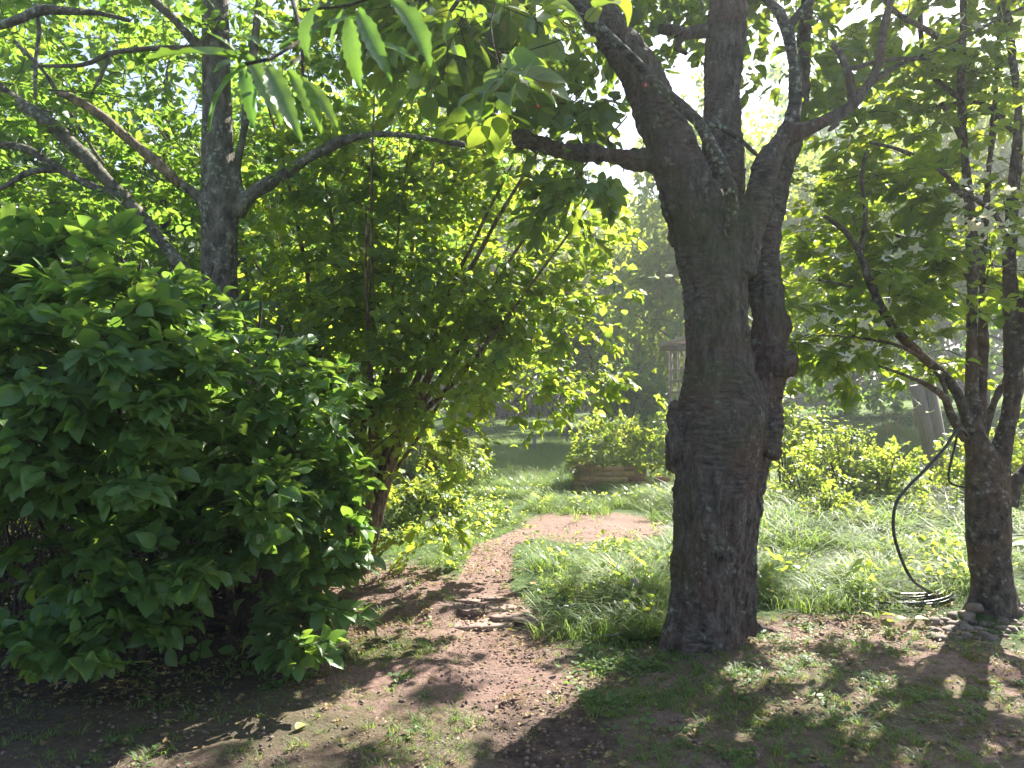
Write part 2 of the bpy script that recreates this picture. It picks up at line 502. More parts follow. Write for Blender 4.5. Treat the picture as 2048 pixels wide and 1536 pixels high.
def want_sun(px, py):
    """how much sun the ground at this pixel gets in the photo"""
    a = blob(px, py, 1010, 1060, 330, 120, .3)
    a = np.maximum(a, blob(px, py, 1720, 1020, 330, 160, .25))
    a = np.maximum(a, .55 * blob(px, py, 960, 1230, 170, 80, .4)); a = a * (1 - .8 * blob(px, py, 1215, 1225, 150, 70, .3))
    a = np.maximum(a, .45 * blob(px, py, 780, 1230, 220, 90, .4))
    a = np.maximum(a, .9 * blob(px, py, 1190, 1110, 170, 50, .3))
    a = np.maximum(a, .6 * blob(px, py, 1620, 1262, 140, 26, .4))
    a = np.maximum(a, .4 * blob(px, py, 1620, 1390, 160, 70, .5))
    a = np.maximum(a, .3 * blob(px, py, 960, 1340, 120, 60, .5))
    for x0, y0, x1, y1, w_ in STREAKS:
        t = np.clip(((px - x0) * (x1 - x0) + (py - y0) * (y1 - y0)) / ((x1 - x0) ** 2 + (y1 - y0) ** 2), 0, 1)
        dd = np.hypot(px - x0 - t * (x1 - x0), (py - y0 - t * (y1 - y0)) * 1.15)
        a = np.maximum(a, 1.05 * (dd < w_ * 1.35))
    return np.clip(a, 0, 1.05)
STREAKS = [(1480, 1490, 1610, 1395, 15), (1640, 1460, 1775, 1365, 17), (1480, 1388, 1620, 1315, 13), (1700, 1362, 1765, 1325, 12), (1808, 1325, 1840, 1312, 12), (1735, 1512, 1775, 1480, 15),
           (995, 1484, 1085, 1470, 14), (1115, 1448, 1150, 1440, 9), (925, 1350, 1000, 1312, 12), (960, 1372, 1010, 1352, 9), (880, 1310, 1000, 1275, 13), (1020, 1330, 1080, 1300, 10), (290, 1362, 345, 1350, 7), (120, 1398, 150, 1385, 6),
           (600, 1335, 700, 1292, 12), (700, 1292, 880, 1240, 12), (690, 1230, 860, 1195, 11), (620, 1205, 660, 1190, 8), (1500, 1290, 1740, 1245, 14), (720, 1320, 800, 1295, 10), (200, 1380, 260, 1368, 5)]
RAYS = [(P(*c), r) for c, r in (((275, 985, 3.9), .17), ((190, 965, 3.9), .11), ((290, 1170, 3.7), .08), ((215, 1085, 3.7), .06), ((415, 803, 4.1), .05), ((620, 1160, 4.6), .08), ((120, 700, 3.7), .10),
                                ((1190, 760, 7.1), .5), ((1230, 640, 7.1), .35), ((1100, 800, 7.1), .3), ((350, 520, 4.4), .25), ((640, 600, 5.0), .2), ((180, 300, 6.0), .3))]
def shades_lit(p):
    """for points: the wish for sun where their shadow falls on the ground"""
    k = p[:, 2] / SUN[2]
    g = p - SUN[None] * k[:, None]
    px, py, dep = proj(np.stack([g[:, 0], g[:, 1], 0 * k], 1))
    r = want_sun(px, py)
    q = np.stack([g[:, 0] * .63 + g[:, 1] * .78, (g[:, 0] * .78 - g[:, 1] * .63) * 2.2, 0 * k], 1)   # flecks drawn out along the sun's bearing
    th = .5 + .62 * noise(q * 2.6, 91) + .25 * noise(q * 6.5, 92)
    hit = (dep > 2.2) & (r > th)
    for c, rr in RAYS:
        v = p - c; al = v @ SUN
        pe = np.linalg.norm(v - al[:, None] * SUN, axis=1)
        hit |= (al > max(.15, rr * 1.5)) & (pe < rr)
    return np.where(hit, 1.0, 0.0)

# ------------------------------------------------------------------ ground
def axis_pts(spec):
    out = []
    for a, b, st in spec: out.append(np.arange(a, b, st))
    return np.concatenate(out)
gx = axis_pts([(-160, -40, 12), (-40, -10, 1.6), (-10, -3.5, .3), (-3.5, 4.5, .035), (4.5, 10, .3), (10, 40, 1.6), (40, 171, 12)])
gy = axis_pts([(-30, -4, 3), (-4, 2.4, .25), (2.4, 9, .035), (9, 20, .15), (20, 60, .8), (60, 240, 15)])
X, Y = np.meshgrid(gx, gy)
px, py, dep = proj(np.stack([X, Y, 0 * X], -1))
okd = dep > 1.2
px = np.where(okd, px, 1024.0); py = np.where(okd, py, 1600.0)
Z = gh(X, Y)
fine = sstep(14, 8, Y) * sstep(1.5, 2.5, Y) * sstep(7, 4.5, np.abs(X))
q3 = np.stack([X, Y, 0 * X], -1)
Z = Z + fine * (.012 * noise(q3 * 6, 21) + .008 * noise(q3 * 16, 22) + .005 * noise(q3 * 35, 23))
Z = Z - .02 * path_mask(px, py) * fine
so = soil_mask(px, py) * okd
moss = blob(px, py, 1700, 1430, 420, 130, .4) * .5 + blob(px, py, 760, 1300, 120, 28, .5) * .75 + blob(px, py, 500, 1420, 600, 90, .5) * .42
litter = np.maximum(blob(px, py, 200, 1330, 420, 100, .4) * .85, blob(px, py, 300, 1480, 700, 120, .5) * .5)  # mask of the darker soil tone
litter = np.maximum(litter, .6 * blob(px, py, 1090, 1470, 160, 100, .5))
n = len(gx)
ii = (np.arange(len(gy) - 1)[:, None] * n + np.arange(n - 1)[None]).ravel()
Vg = np.stack([X.ravel(), Y.ravel(), Z.ravel()], 1)
me = mesh_np('ground', Vg, [np.stack([ii, ii + 1, ii + n + 1, ii + n], 1)], True)
a = me.attributes.new('cover', 'FLOAT_COLOR', 'POINT')
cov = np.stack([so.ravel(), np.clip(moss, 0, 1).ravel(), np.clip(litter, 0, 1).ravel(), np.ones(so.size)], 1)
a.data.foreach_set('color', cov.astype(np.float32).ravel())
ground = link('ground', me, None, ground_mat())
tag(ground, kind='structure')

# ------------------------------------------------------------------ leaves
# template: (verts (x across, y along, z up), quads, tris, uv)
def leaf_template(kind):
    if kind == 'tiny':
        V = [[0, 0, 0], [.33, .45, .06], [0, 1, -.05], [-.33, .45, .06]]
        return np.array(V), [], [[0, 1, 2], [0, 2, 3]]
    prof = {'ovate': ([.06, .2, .38, .57, .75, .88], [.13, .27, .33, .31, .22, .11]), 'round': ([.03, .16, .38, .62, .82, .94], [.17, .36, .45, .42, .26, .10]),
            'long': ([.12, .36, .64, .86], [.12, .185, .165, .075]), 'mid': ([.16, .46, .8], [.23, .31, .15]),
            'roundmid': ([.12, .45, .82], [.3, .45, .26]), 'narrow': ([.3, .7], [.13, .11])}[kind]
    ys, ws = prof
    n = len(ys)
    V = [[0, 0, 0]]
    for y, w_ in zip(ys, ws):
        z = .06 * math.sin(y * math.pi) - .08 * y * y
        V += [[-w_, y, z + .2 * w_], [0, y, z - .02], [w_, y, z + .2 * w_]]
    V.append([0, 1, -.09])
    T = [[0, 2, 1], [0, 3, 2]]; Q = []
    for k in range(n - 1):
        a = 1 + 3 * k
        Q += [[a, a + 1, a + 4, a + 3], [a + 1, a + 2, a + 5, a + 4]]
    a = 1 + 3 * (n - 1); e = len(V) - 1
    T += [[a, a + 1, e], [a + 1, a + 2, e]]
    return np.array(V), Q, T
TPL = {k: leaf_template(k) for k in ('tiny', 'ovate', 'round', 'long', 'mid', 'roundmid', 'narrow')}

def leaves_mesh(name, pos, d, n_, size, kind, tint=None, base=None):
    TV, TQ, TT = TPL[kind]
    d = nrm(d); s_ = nrm(np.cross(d, n_)); n2 = np.cross(s_, d)
    size = np.asarray(size)[:, None, None]
    jit = 1 + .12 * R.randn(len(pos), 1, 1)
    V = pos[:, None] + size * (TV[None, :, 0:1] * jit * s_[:, None] + TV[None, :, 1:2] * d[:, None] + TV[None, :, 2:3] * (1 + .8 * R.randn(len(pos), 1, 1)) * n2[:, None])
    m = len(TV); off = (np.arange(len(pos)) * m)[:, None, None]
    fl = []
    if len(TQ): fl.append((np.array(TQ)[None] + off).reshape(-1, 4))
    if len(TT): fl.append((np.array(TT)[None] + off).reshape(-1, 3))
    if tint is None: tint = R.rand(len(pos))
    uv = np.tile(np.stack([.5 + TV[:, 0], TV[:, 1]], 1), (len(pos), 1))
    V = V.reshape(-1, 3)
    return mesh_np(name, V, fl, True, np.repeat(tint, m), uv)

def template_mesh(name, kind, m_, curl=1.0):
    TV, TQ, TT = TPL[kind]
    V = TV.copy(); V[:, 2] *= curl
    fl = [np.array(f) for f in (TQ, TT) if len(f)]
    me = mesh_np(name, V, fl, True, None, np.stack([.5 + TV[:, 0], TV[:, 1]], 1))
    me.materials.append(m_)
    return me

TALLY = {'leaves': 0}
def put_leaves(parent, pos, d, n_, size, kind, m_, name='foliage', singles=0, lod=None):
    """the singles that show largest become objects of their own, the rest one mesh"""
    d = nrm(d); TALLY['leaves'] += len(pos)
    single = np.zeros(len(pos), bool)
    if singles:
        x, y, dep = proj(pos + d * size[:, None] * .5)
        inside = (x > 4) & (x < 2044) & (y > 4) & (y < 1532) & (dep > .3)
        score = np.where(inside, size / np.maximum(dep, .3), -1)
        # leaves hidden behind nearer ones of the same plant are skipped: keep the nearest in each small screen cell
        cell = (x // 18).astype(int) * 1000 + (y // 18).astype(int)
        order = np.argsort(dep)
        seen = set(); keep = []
        for i in order:
            if score[i] <= 0: continue
            c = cell[i]
            if c in seen: continue
            seen.add(c); keep.append(i)
        keep = np.array(keep, int)
        keep = keep[np.argsort(-score[keep])][:singles]
        single[keep] = True
        variants = [template_mesh('leaf_shape', kind, m_, c) for c in (.4, .9, 1.5, 2.2)]
        s_ = nrm(np.cross(d, n_)); n2 = np.cross(s_, d)
        pl = np.array(parent.location)
        for k, i in enumerate(keep):
            M = Matrix(((s_[i][0], d[i][0], n2[i][0]), (s_[i][1], d[i][1], n2[i][1]), (s_[i][2], d[i][2], n2[i][2])))
            M = M.to_4x4() @ Matrix.Scale(float(size[i]), 4)
            M.translation = Vector(pos[i] - pl)
            o = bpy.data.objects.new('leaf', variants[k % 4])
            COL.objects.link(o); o.parent = parent; o.matrix_basis = M
    r = ~single
    if r.any():
        me = leaves_mesh(name, pos[r], d[r], n_[r], size[r], lod or kind)
        me.materials.append(m_)
        o = link(name, me, parent)
        tag(o, kind='stuff')
        return o

def sprays(T, D, length, per, size, flat=.75, ang=55, droop=.25, side_tw=2, jitter=.25, petiole=.012, opposite=False):
    """leaf positions along short leafy twigs. T twig starts, D directions. returns leaves and twig segments"""
    n = len(T)
    up = np.array([0, 0, 1.0])
    D = nrm(D)
    pl = nrm(up[None] * flat + R.randn(n, 3) * (1 - flat) * .8)
    side = nrm(np.cross(D, pl)); pl = np.cross(side, D)
    A = [T]; B = [D]; SD = [side]; PL = [pl]; LN = [np.full(n, length) * (1 + .25 * R.randn(n)).clip(.5, 1.6)]
    for k in range(side_tw):
        sg = 1 if k % 2 else -1
        t0 = (.25 + .5 * R.rand(n))[:, None]
        st = T + D * LN[0][:, None] * t0
        a = math.radians(42)
        d2 = nrm(D * math.cos(a) + sg * side * math.sin(a) + .18 * R.randn(n, 3))
        A.append(st); B.append(d2); s2 = nrm(np.cross(d2, pl)); SD.append(s2); PL.append(np.cross(s2, d2)); LN.append(LN[0] * .6)
    A = np.concatenate(A); B = np.concatenate(B); SD = np.concatenate(SD); PL = np.concatenate(PL); LN = np.concatenate(LN)
    segA = A; segB = A + B * LN[:, None] - up * (droop * LN * .5)[:, None]
    pos = []; dr = []; nn = []; sz = []
    for i in range(per):
        t = (i + .6) / per
        p = A + B * (LN * t)[:, None] - up * (droop * .5 * LN * t * t)[:, None]
        sgs = (1, -1) if opposite else ((1 if i % 2 else -1),)
        for sg in sgs:
            a = math.radians(ang) * (1 - .55 * t)
            ld = B * math.cos(a) + sg * SD * math.sin(a) - up * droop * .55 + jitter * R.randn(len(A), 3)
            ld = nrm(ld)
            nm_ = nrm(PL + .35 * R.randn(len(A), 3))
            pos.append(p + ld * petiole); dr.append(ld); nn.append(nm_)
            sz.append(size * (1 + .22 * R.randn(len(A))).clip(.45, 1.5) * (.75 + .35 * math.sin(t * 2.6)))
    # end leaf
    pos.append(segB); dr.append(nrm(B - up * droop * .6 + jitter * R.randn(len(A), 3))); nn.append(nrm(PL + .3 * R.randn(len(A), 3))); sz.append(size * (1 + .2 * R.randn(len(A))).clip(.5, 1.4))
    return np.concatenate(pos), np.concatenate(dr), np.concatenate(nn), np.concatenate(sz), segA, segB

def in_ellipsoids(ells, n):
    """ells: (px, py, Y, rx px, ry px, depth radius m, weight)"""
    w_ = np.array([e[6] for e in ells], float); w_ /= w_.sum()
    pick = R.choice(len(ells), n, p=w_)
    u = nrm(R.randn(n, 3)) * (R.rand(n, 1) ** (1 / 2.4))
    out = np.zeros((n, 3))
    for i in range(n):
        e = ells[pick[i]]
        Yd = e[2] + u[i, 1] * e[5]
        out[i] = P(e[0] + u[i, 0] * e[3], e[1] + u[i, 2] * e[4], Yd)
    return out

def grow(nodes, T, bow=.12):
    """join every target to the nearest point of the skeleton; returns start points, two-bend paths and directions"""
    cap_n = len(nodes) + 3 * len(T)
    Np = np.zeros((cap_n, 3)); Np[:len(nodes)] = nodes; cnt = len(nodes)
    d0 = np.array([np.min(((nodes - t) ** 2).sum(1)) for t in T])
    order = np.argsort(d0)
    SA = []; SB = []; rad = []; dirs = np.zeros_like(T)
    for i in order:
        t = T[i]
        q = Np[:cnt]
        dd = ((q - t) ** 2).sum(1)
        j = int(np.argmin(dd)); a = q[j].copy(); ln = math.sqrt(dd[j])
        if ln < 1e-3: a = a + .01
        b_ = R.randn(3) * bow * ln * .5
        m1 = a + (t - a) * .35 + b_ + np.array([0, 0, .1 * ln])
        m2 = a + (t - a) * .7 + b_ * .7 + np.array([0, 0, .08 * ln])
        r0 = .0025 + .006 * min(ln, 1.6)
        for s0, s1, ra, rb in ((a, m1, r0, r0 * .8), (m1, m2, r0 * .8, r0 * .6), (m2, t, r0 * .6, r0 * .4)):
            SA.append(s0); SB.append(s1); rad.append((ra, rb))
        Np[cnt] = m1; Np[cnt + 1] = m2; Np[cnt + 2] = t; cnt += 3
        dirs[i] = t - m2
    return np.array(SA), np.array(SB), np.array(rad), nrm(dirs)

def plant_foliage(parent, nodes, T, leafkind, leafmat, length, per, size, singles=0, twigmat=None, lod=None, out=.5, twig_name='twigs', leafname='foliage', carve=True, filt=None, **kw):
    if carve:
        T = T[R.rand(len(T)) > .7 * shades_lit(T)]
    T = T[T[:, 2] > gh(T[:, 0], T[:, 1]) + .05]
    SA, SB, rad, D = grow(nodes, T)
    D = nrm(D + out * R.randn(len(D), 3) * np.array([1, 1, .35]))
    D[:, 2] *= .5; D = nrm(D)
    pos, d, n_, sz, A2, B2 = sprays(T, D, length, per, size, **kw)
    if carve:
        ok = R.rand(len(pos)) > .985 * shades_lit(pos)
        pos, d, n_, sz = pos[ok], d[ok], n_[ok], sz[ok]
    okz = pos[:, 2] > gh(pos[:, 0], pos[:, 1]) + .02
    # nothing hangs right in front of the lens
    okz &= ((pos - EYE) ** 2).sum(1) > .9 ** 2
    if filt is not None:
        fx, fy, fd = proj(pos); okz &= R.rand(len(pos)) < filt(fx, fy, fd)
    pos, d, n_, sz = pos[okz], d[okz], n_[okz], sz[okz]
    mb = MB()
    add_sticks(mb, SA, SB, rad[:, 0], rad[:, 1])
    add_sticks(mb, A2, B2, .0022, .001)
    tw = link(twig_name, mb.mesh(twig_name, True), parent, twigmat or BK_twig)
    tag(tw, kind='stuff')
    put_leaves(parent, pos, d, n_, sz, leafkind, leafmat, leafname, singles, lod)

def pxr(list_):
    """[(px,py,Y,half width px)] -> points, radii"""
    pts = [P(a, b, c) for a, b, c, r in list_]
    return np.array(pts), np.array([r / F * c for a, b, c, r in list_])

def remeshed(mb, voxel, name, smooth_it=2, disp=None):
    o = bpy.data.objects.new('tmp', mb.mesh('tmp'))
    COL.objects.link(o)
    m = o.modifiers.new('r', 'REMESH'); m.mode = 'VOXEL'; m.voxel_size = voxel
    s_ = o.modifiers.new('s', 'SMOOTH'); s_.iterations = smooth_it; s_.factor = .5
    dg = bpy.context.evaluated_depsgraph_get(); dg.update()
    me = bpy.data.meshes.new_from_object(o.evaluated_get(dg))
    bpy.data.objects.remove(o)
    me.name = name
    n = len(me.vertices)
    V = np.zeros(n * 3, np.float32); me.vertices.foreach_get('co', V); V = V.reshape(-1, 3).astype(float)
    Nn = np.zeros(n * 3, np.float32); me.vertices.foreach_get('normal', Nn); Nn = Nn.reshape(-1, 3)
    if disp is not None:
        V = V + Nn * disp(V)[:, None]
        me.vertices.foreach_set('co', V.astype(np.float32).ravel())
    me.polygons.foreach_set('use_smooth', np.ones(len(me.polygons), bool))
    me.update()
    return me

# ------------------------------------------------------------------ the old cherry tree
cb = G(1405, 1335); cb[1] += .22
CH = thing('cherry_tree', cb, 'thick old cherry tree with gnarled banded trunk and lichened limbs standing right of the path', 'tree')
mb = MB(); nodes = []
D0 = 4.85
def T_(l, **k):
    p, r = pxr(l); r = r * TS; a, b_ = add_tube(mb, p, r, **k); nodes.append(a); return a
TS = .91
big = dict(sides=16, step=.08)
T_([(1400, 1370, D0, 98), (1405, 1330, D0, 84), (1412, 1250, D0, 79), (1420, 1100, D0, 80), (1430, 980, D0, 84), (1440, 900, D0, 90), (1446, 830, D0, 96), (1440, 770, D0, 84), (1432, 700, D0, 72), (1428, 600, D0, 72), (1424, 520, D0, 78), (1414, 450, D0, 80), (1385, 390, D0, 66)], **big)
T_([(1488, 1270, D0 + .05, 26), (1478, 1150, D0 + .05, 40), (1480, 1000, D0 + .05, 44), (1500, 880, D0 + .05, 44), (1518, 800, D0 + .08, 42), (1532, 740, D0 + .1, 40), (1538, 650, D0 + .1, 38), (1532, 560, D0 + .14, 34), (1534, 480, D0 + .2, 31), (1552, 400, D0 + .35, 26), (1585, 270, D0 + .55, 21), (1602, 150, D0 + .7, 18), (1612, 20, D0 + .8, 17), (1625, -150, D0 + .8, 16), (1660, -420, D0 + .8, 14)], **big)
T_([(1405, 470, D0, 70), (1366, 360, D0 - .02, 62), (1334, 265, D0 - .05, 54), (1290, 165, D0 - .08, 49), (1240, 90, D0 - .1, 44), (1180, 5, D0 - .12, 39), (1110, -100, D0 - .15, 36), (1010, -280, D0 - .2, 30), (900, -520, D0 - .3, 22)], **big)
T_([(1458, 520, D0 + .1, 52), (1446, 420, D0 + .15, 40), (1444, 300, D0 + .2, 40), (1443, 200, D0 + .22, 42), (1446, 100, D0 + .24, 43), (1454, 0, D0 + .26, 44), (1460, -150, D0 + .3, 38), (1450, -400, D0 + .5, 28), (1430, -650, D0 + .8, 18)], **big)
T_([(1462, 540, D0 - .02, 60), (1492, 455, D0 - .05, 42), (1518, 395, D0 - .06, 29), (1536, 335, D0 - .06, 23), (1558, 290, D0 - .05, 19), (1580, 258, D0 - .04, 20)], **big)
# burls, the broken stubs on both sides and the root flares
T_([(1535, 700, D0 + .05, 30), (1562, 730, D0, 30), (1590, 728, D0 - .04, 25)], sides=10, step=.05)
T_([(1545, 620, D0 + .1, 22), (1560, 650, D0 + .08, 24), (1552, 690, D0 + .08, 18)], sides=10, step=.05)
T_([(1372, 860, D0 - .02, 26), (1352, 830, D0 - .05, 16), (1349, 804, D0 - .07, 11)], sides=8, step=.04)
T_([(1365, 930, D0, 32), (1358, 880, D0 - .04, 22), (1378, 800, D0 - .08, 10), (1392, 740, D0 - .08, 6)], sides=8, step=.05)
T_([(1520, 900, D0, 40), (1540, 850, D0, 26), (1548, 810, D0 + .02, 14)], sides=8, step=.05)
for (ax_, ay_, aw_, dy) in ((1330, 1350, 22, -.12), (1375, 1362, 26, -.22), (1440, 1360, 26, -.2), (1490, 1312, 20, 0), (1510, 1262, 16, .25)):
    T_([(1400 + (ax_ - 1400) * .55, 1215, D0 + dy * .3, aw_ * 1.1), (1400 + (ax_ - 1400) * .88, 1290, D0 + dy * .75, aw_ * 1.05), (1400 + (ax_ - 1400) * 1.05, ay_ - 8, D0 + dy * 1.1, aw_ * .85), (1400 + (ax_ - 1400) * 1.5, ay_ + 22, D0 + dy * 1.6, aw_ * .6), (1400 + (ax_ - 1400) * 2.2, ay_ + 60, D0 + dy * 2.1, aw_ * .3)], sides=8, step=.06)
# broken horizontal limb on the left
T_([(1380, 360, D0, 40), (1320, 328, D0 - .05, 30), (1250, 316, D0 - .1, 22), (1150, 304, D0 - .15, 17), (1080, 288, D0 - .2, 16), (1045, 276, D0 - .22, 19), (1024, 270, D0 - .22, 13)], sides=10, step=.05, knob=.25)
T_([(1042, 285, D0 - .22, 12), (1040, 300, D0 - .23, 7)], sides=6, step=.04)
# collar hole swelling
T_([(1330, 300, D0 - .16, 26), (1338, 340, D0 - .2, 20)], sides=10, step=.05)
def bark_disp(V):
    h = np.clip(V[:, 2], 0, 9)
    lump = .024 * fbm(V * np.array([3.2, 3.2, 1.6]), 2, 31)
    ridge = .026 * np.abs(fbm(V * np.array([8, 8, 2.2]) + .7 * noise(V * 3, 44)[:, None], 3, 41)) * (1.3 - .25 * h.clip(0, 3))
    am = sstep(0, .6, noise(V * np.array([3, 3, 2.2]), 57))
    band = .006 * am * fbm(V * np.array([16, 16, 46]) + 2.4 * noise(V * 5, 3)[:, None], 2, 51)
    plate = .013 * (1 - am) * fbm(V * np.array([24, 24, 7]) + noise(V * 6, 5)[:, None], 2, 58)
    fin = .006 * noise(V * 55, 61) + .004 * noise(V * 28, 62) + plate
    return lump + ridge + band + fin - .006
me = remeshed(mb, .0095, 'trunk', 2, bark_disp)
link('trunk', me, CH, BK_cherry)
# separate smaller branches
def branch(parent, l, m_, name='branch', sides=7, step=.07, wob=.012, knob=.18, cap=True):
    b = MB(); p, r = pxr(l)
    a, _ = add_tube(b, p, r, sides=sides, step=step, wob=wob, knob=knob, cap=cap)
    o = link(name, b.mesh(name, True), parent, m_)
    return a
CN = []
for l, m_ in [
    ([(1452, 520, D0 - .1, 12), (1462, 455, D0 - .22, 14), (1466, 415, D0 - .29, 14), (1448, 350, D0 - .36, 14), (1425, 300, D0 - .36, 13), (1400, 245, D0 - .36, 12), (1370, 215, D0 - .34, 12), (1310, 165, D0 - .32, 10), (1240, 90, D0 - .33, 9), (1180, 30, D0 - .33, 9), (1130, -20, D0 - .35, 8), (1040, -120, D0 - .5, 7)], BK_limb),
    ([(1400, 240, D0 - .35, 6), (1445, 255, D0 - .36, 6), (1480, 280, D0 - .38, 5), (1512, 312, D0 - .4, 4)], BK_limb),
    ([(1578, 262, D0 - .04, 20), (1590, 200, D0 - .06, 14), (1588, 130, D0 - .08, 12), (1575, 60, D0 - .1, 13), (1560, 25, D0 - .1, 10), (1530, -5, D0 - .1, 8), (1500, -120, D0 - .2, 7)], BK_limb),
    ([(1575, 60, D0 - .1, 10), (1605, 20, D0 - .1, 9), (1640, -20, D0 - .12, 8), (1720, -160, D0, 7)], BK_limb),
    ([(1575, 270, D0 - .05, 22), (1610, 262, D0 - .12, 15), (1650, 245, D0 - .15, 13), (1700, 218, D0 - .18, 11), (1735, 175, D0 - .2, 9), (1758, 130, D0 - .22, 9), (1764, 60, D0 - .25, 8), (1778, 0, D0 - .28, 7), (1800, -120, D0 - .3, 6)], BK_cherry),
    ([(1706, 214, D0 - .18, 9), (1698, 160, D0 - .18, 8), (1680, 110, D0 - .2, 7), (1662, 88, D0 - .2, 6)], BK_cherry),
    ([(1690, 225, D0 - .18, 7), (1660, 262, D0 - .2, 5), (1680, 250, D0 - .22, 3)], BK_cherry),
    ([(1420, 62, D0 + .2, 16), (1370, 66, D0 + .15, 12), (1340, 58, D0 + .1, 11), (1318, 56, D0 + .08, 9)], BK_cherry),
    ([(1362, 70, D0 + .14, 9), (1352, 95, D0 + .14, 7), (1372, 108, D0 + .16, 4)], BK_cherry),
    ([(1735, 175, D0 - .2, 6), (1800, 130, D0 - .15, 5), (1870, 100, D0 - .1, 4), (1990, 40, D0, 3), (2060, 10, D0, 3)], BK_cherry),
    ([(1700, 140, D0 - .2, 5), (1790, 120, D0 - .2, 4), (1860, 118, D0 - .2, 3)], BK_cherry),
    ([(1110, -100, D0 - .15, 20), (900, -260, D0 - .6, 14), (700, -330, D0 - 1.4, 9), (560, -260, 2.6, 6)], BK_limb),
    ([(1450, -400, D0 + .5, 20), (1600, -560, 5.9, 16), (1750, -600, 7.2, 12), (1900, -560, 8.2, 8)], BK_limb),
    ([(1460, -200, D0 + .3, 22), (1400, -330, 5.9, 16), (1350, -330, 7.2, 12), (1300, -260, 8.4, 8)], BK_limb),
    ([(1010, -280, D0 - .2, 18), (950, -300, 5.6, 14), (900, -230, 6.8, 9)], BK_limb),
    ([(1660, -420, D0 + .6, 14), (1900, -520, 5.0, 10), (2150, -560, 5.2, 7)], BK_limb),
    ]:
    CN.append(branch(CH, l, m_))
cherry_nodes = np.concatenate([n_[n_[:, 2] > 3.2] for n_ in nodes] + [c for c in CN if c[:, 2].max() > 2.8])
# crown seen at the top of the frame; hidden leaves behind the trunk added for path shade
T1 = in_ellipsoids([(1300, 0, 5.6, 260, 170, 1.0, 2.2), (1010, 60, 4.6, 170, 140, .8, 1.4), (1170, 170, 4.9, 140, 110, .5, .7), (1430, 480, 7.4, 80, 130, .5, .8), (1480, -60, 5.6, 220, 130, 1.0, 1.5), (1150, 360, 4.8, 90, 60, .3, .45), (880, -40, 3.8, 160, 120, .6, 1.5), (1600, 120, 5.4, 120, 90, .5, .5)], 330)
# unseen crown above the frame, added and shaped to shade the ground
gxs = R.uniform(-4.6, 4.6, 1500); gys = R.uniform(.3, 6.4, 1500)
hz = R.uniform(4.6, 7.4, 1500)
Tg = np.stack([gxs, gys, 0 * gxs], 1) + SUN[None] * (hz / SUN[2])[:, None]
qx, qy, qd = proj(Tg)
Tg = Tg[(qy < -15)][:620]
def cherry_keep(x, y, d):
    k = np.ones(len(x))
    limb = (x > 1150) & (x < 1640) & (y < 560) & ((x > 1260) | (y < 200))
    k[limb & (d < 5.2)] = .05
    k[(x > 1310) & (x < 1405) & (y > 70) & (y < 260)] = .12
    k[(x > 1488) & (x < 1560) & (y > 60) & (y < 250)] = .2
    k[limb & (d > 5.2) & (y < 300)] = .55
    k[(x > 1005) & (x < 1320) & (y > 240) & (y < 355) & (d < 4.9)] = .12
    k[(x > 1170) & (d < 3.6)] = 0
    k[(x > 1105) & (x < 1260) & (y < 110) & (d < 4.8)] = .15
    k[(x > 1230) & (x < 1345) & (y > 330) & (y < 470)] = .15
    return k
T0 = in_ellipsoids([(1060, 60, 2.7, 160, 110, .35, 2), (930, 20, 2.6, 120, 80, .3, 1), (1160, 180, 3.0, 60, 70, .2, .6)], 8)
CN.append(branch(CH, [(1110, -100, D0 - .15, 9), (1080, -180, 4.0, 8), (1020, -140, 3.2, 8), (960, -60, 2.7, 7), (900, 20, 2.5, 4)], BK_limb))
cherry_nodes = np.concatenate([cherry_nodes, CN[-1]])
plant_foliage(CH, cherry_nodes, np.concatenate([T1, Tg, T0]), 'ovate', LM_cherry, .30, 6, .098, singles=230, lod='mid', droop=.5, jitter=.3, side_tw=2, flat=.6, filt=cherry_keep)

# big hanging leaves close to the lens at the upper left
big_leaves = [(478, 118, 292, 112), (470, 122, 425, 140), (492, 132, 392, 238), (487, 140, 505, 258), (492, 112, 568, 245), (535, 135, 608, 262), (575, 140, 642, 268),
              (600, 160, 678, 245), (520, 95, 478, 60), (560, 100, 640, 60), (700, 35, 716, 175), (715, 20, 790, 150), (770, -10, 862, 132), (690, 20, 655, 100), (640, 10, 600, 105),
              (740, 90, 835, 120), (540, 60, 500, 20), (650, 60, 720, 20), (480, 110, 415, 60)]
bl = MB(); p_, r_ = pxr([(560, -260, 2.6, 6), (575, -60, 1.75, 5), (600, 60, 1.5, 4), (606, 150, 1.45, 3)]); add_tube(bl, p_, r_, sides=6, step=.05)
for l in ([(602, 80, 1.5, 3), (540, 118, 1.45, 4), (484, 130, 1.4, 4)], [(600, 20, 1.52, 3), (700, 10, 1.5, 3), (780, -20, 1.5, 3)], [(604, 110, 1.5, 3), (570, 140, 1.45, 2)]):
    p_, r_ = pxr(l); add_tube(bl, p_, r_, sides=5, step=.04)
link('branch', bl.mesh('branch', True), CH, BK_twig)
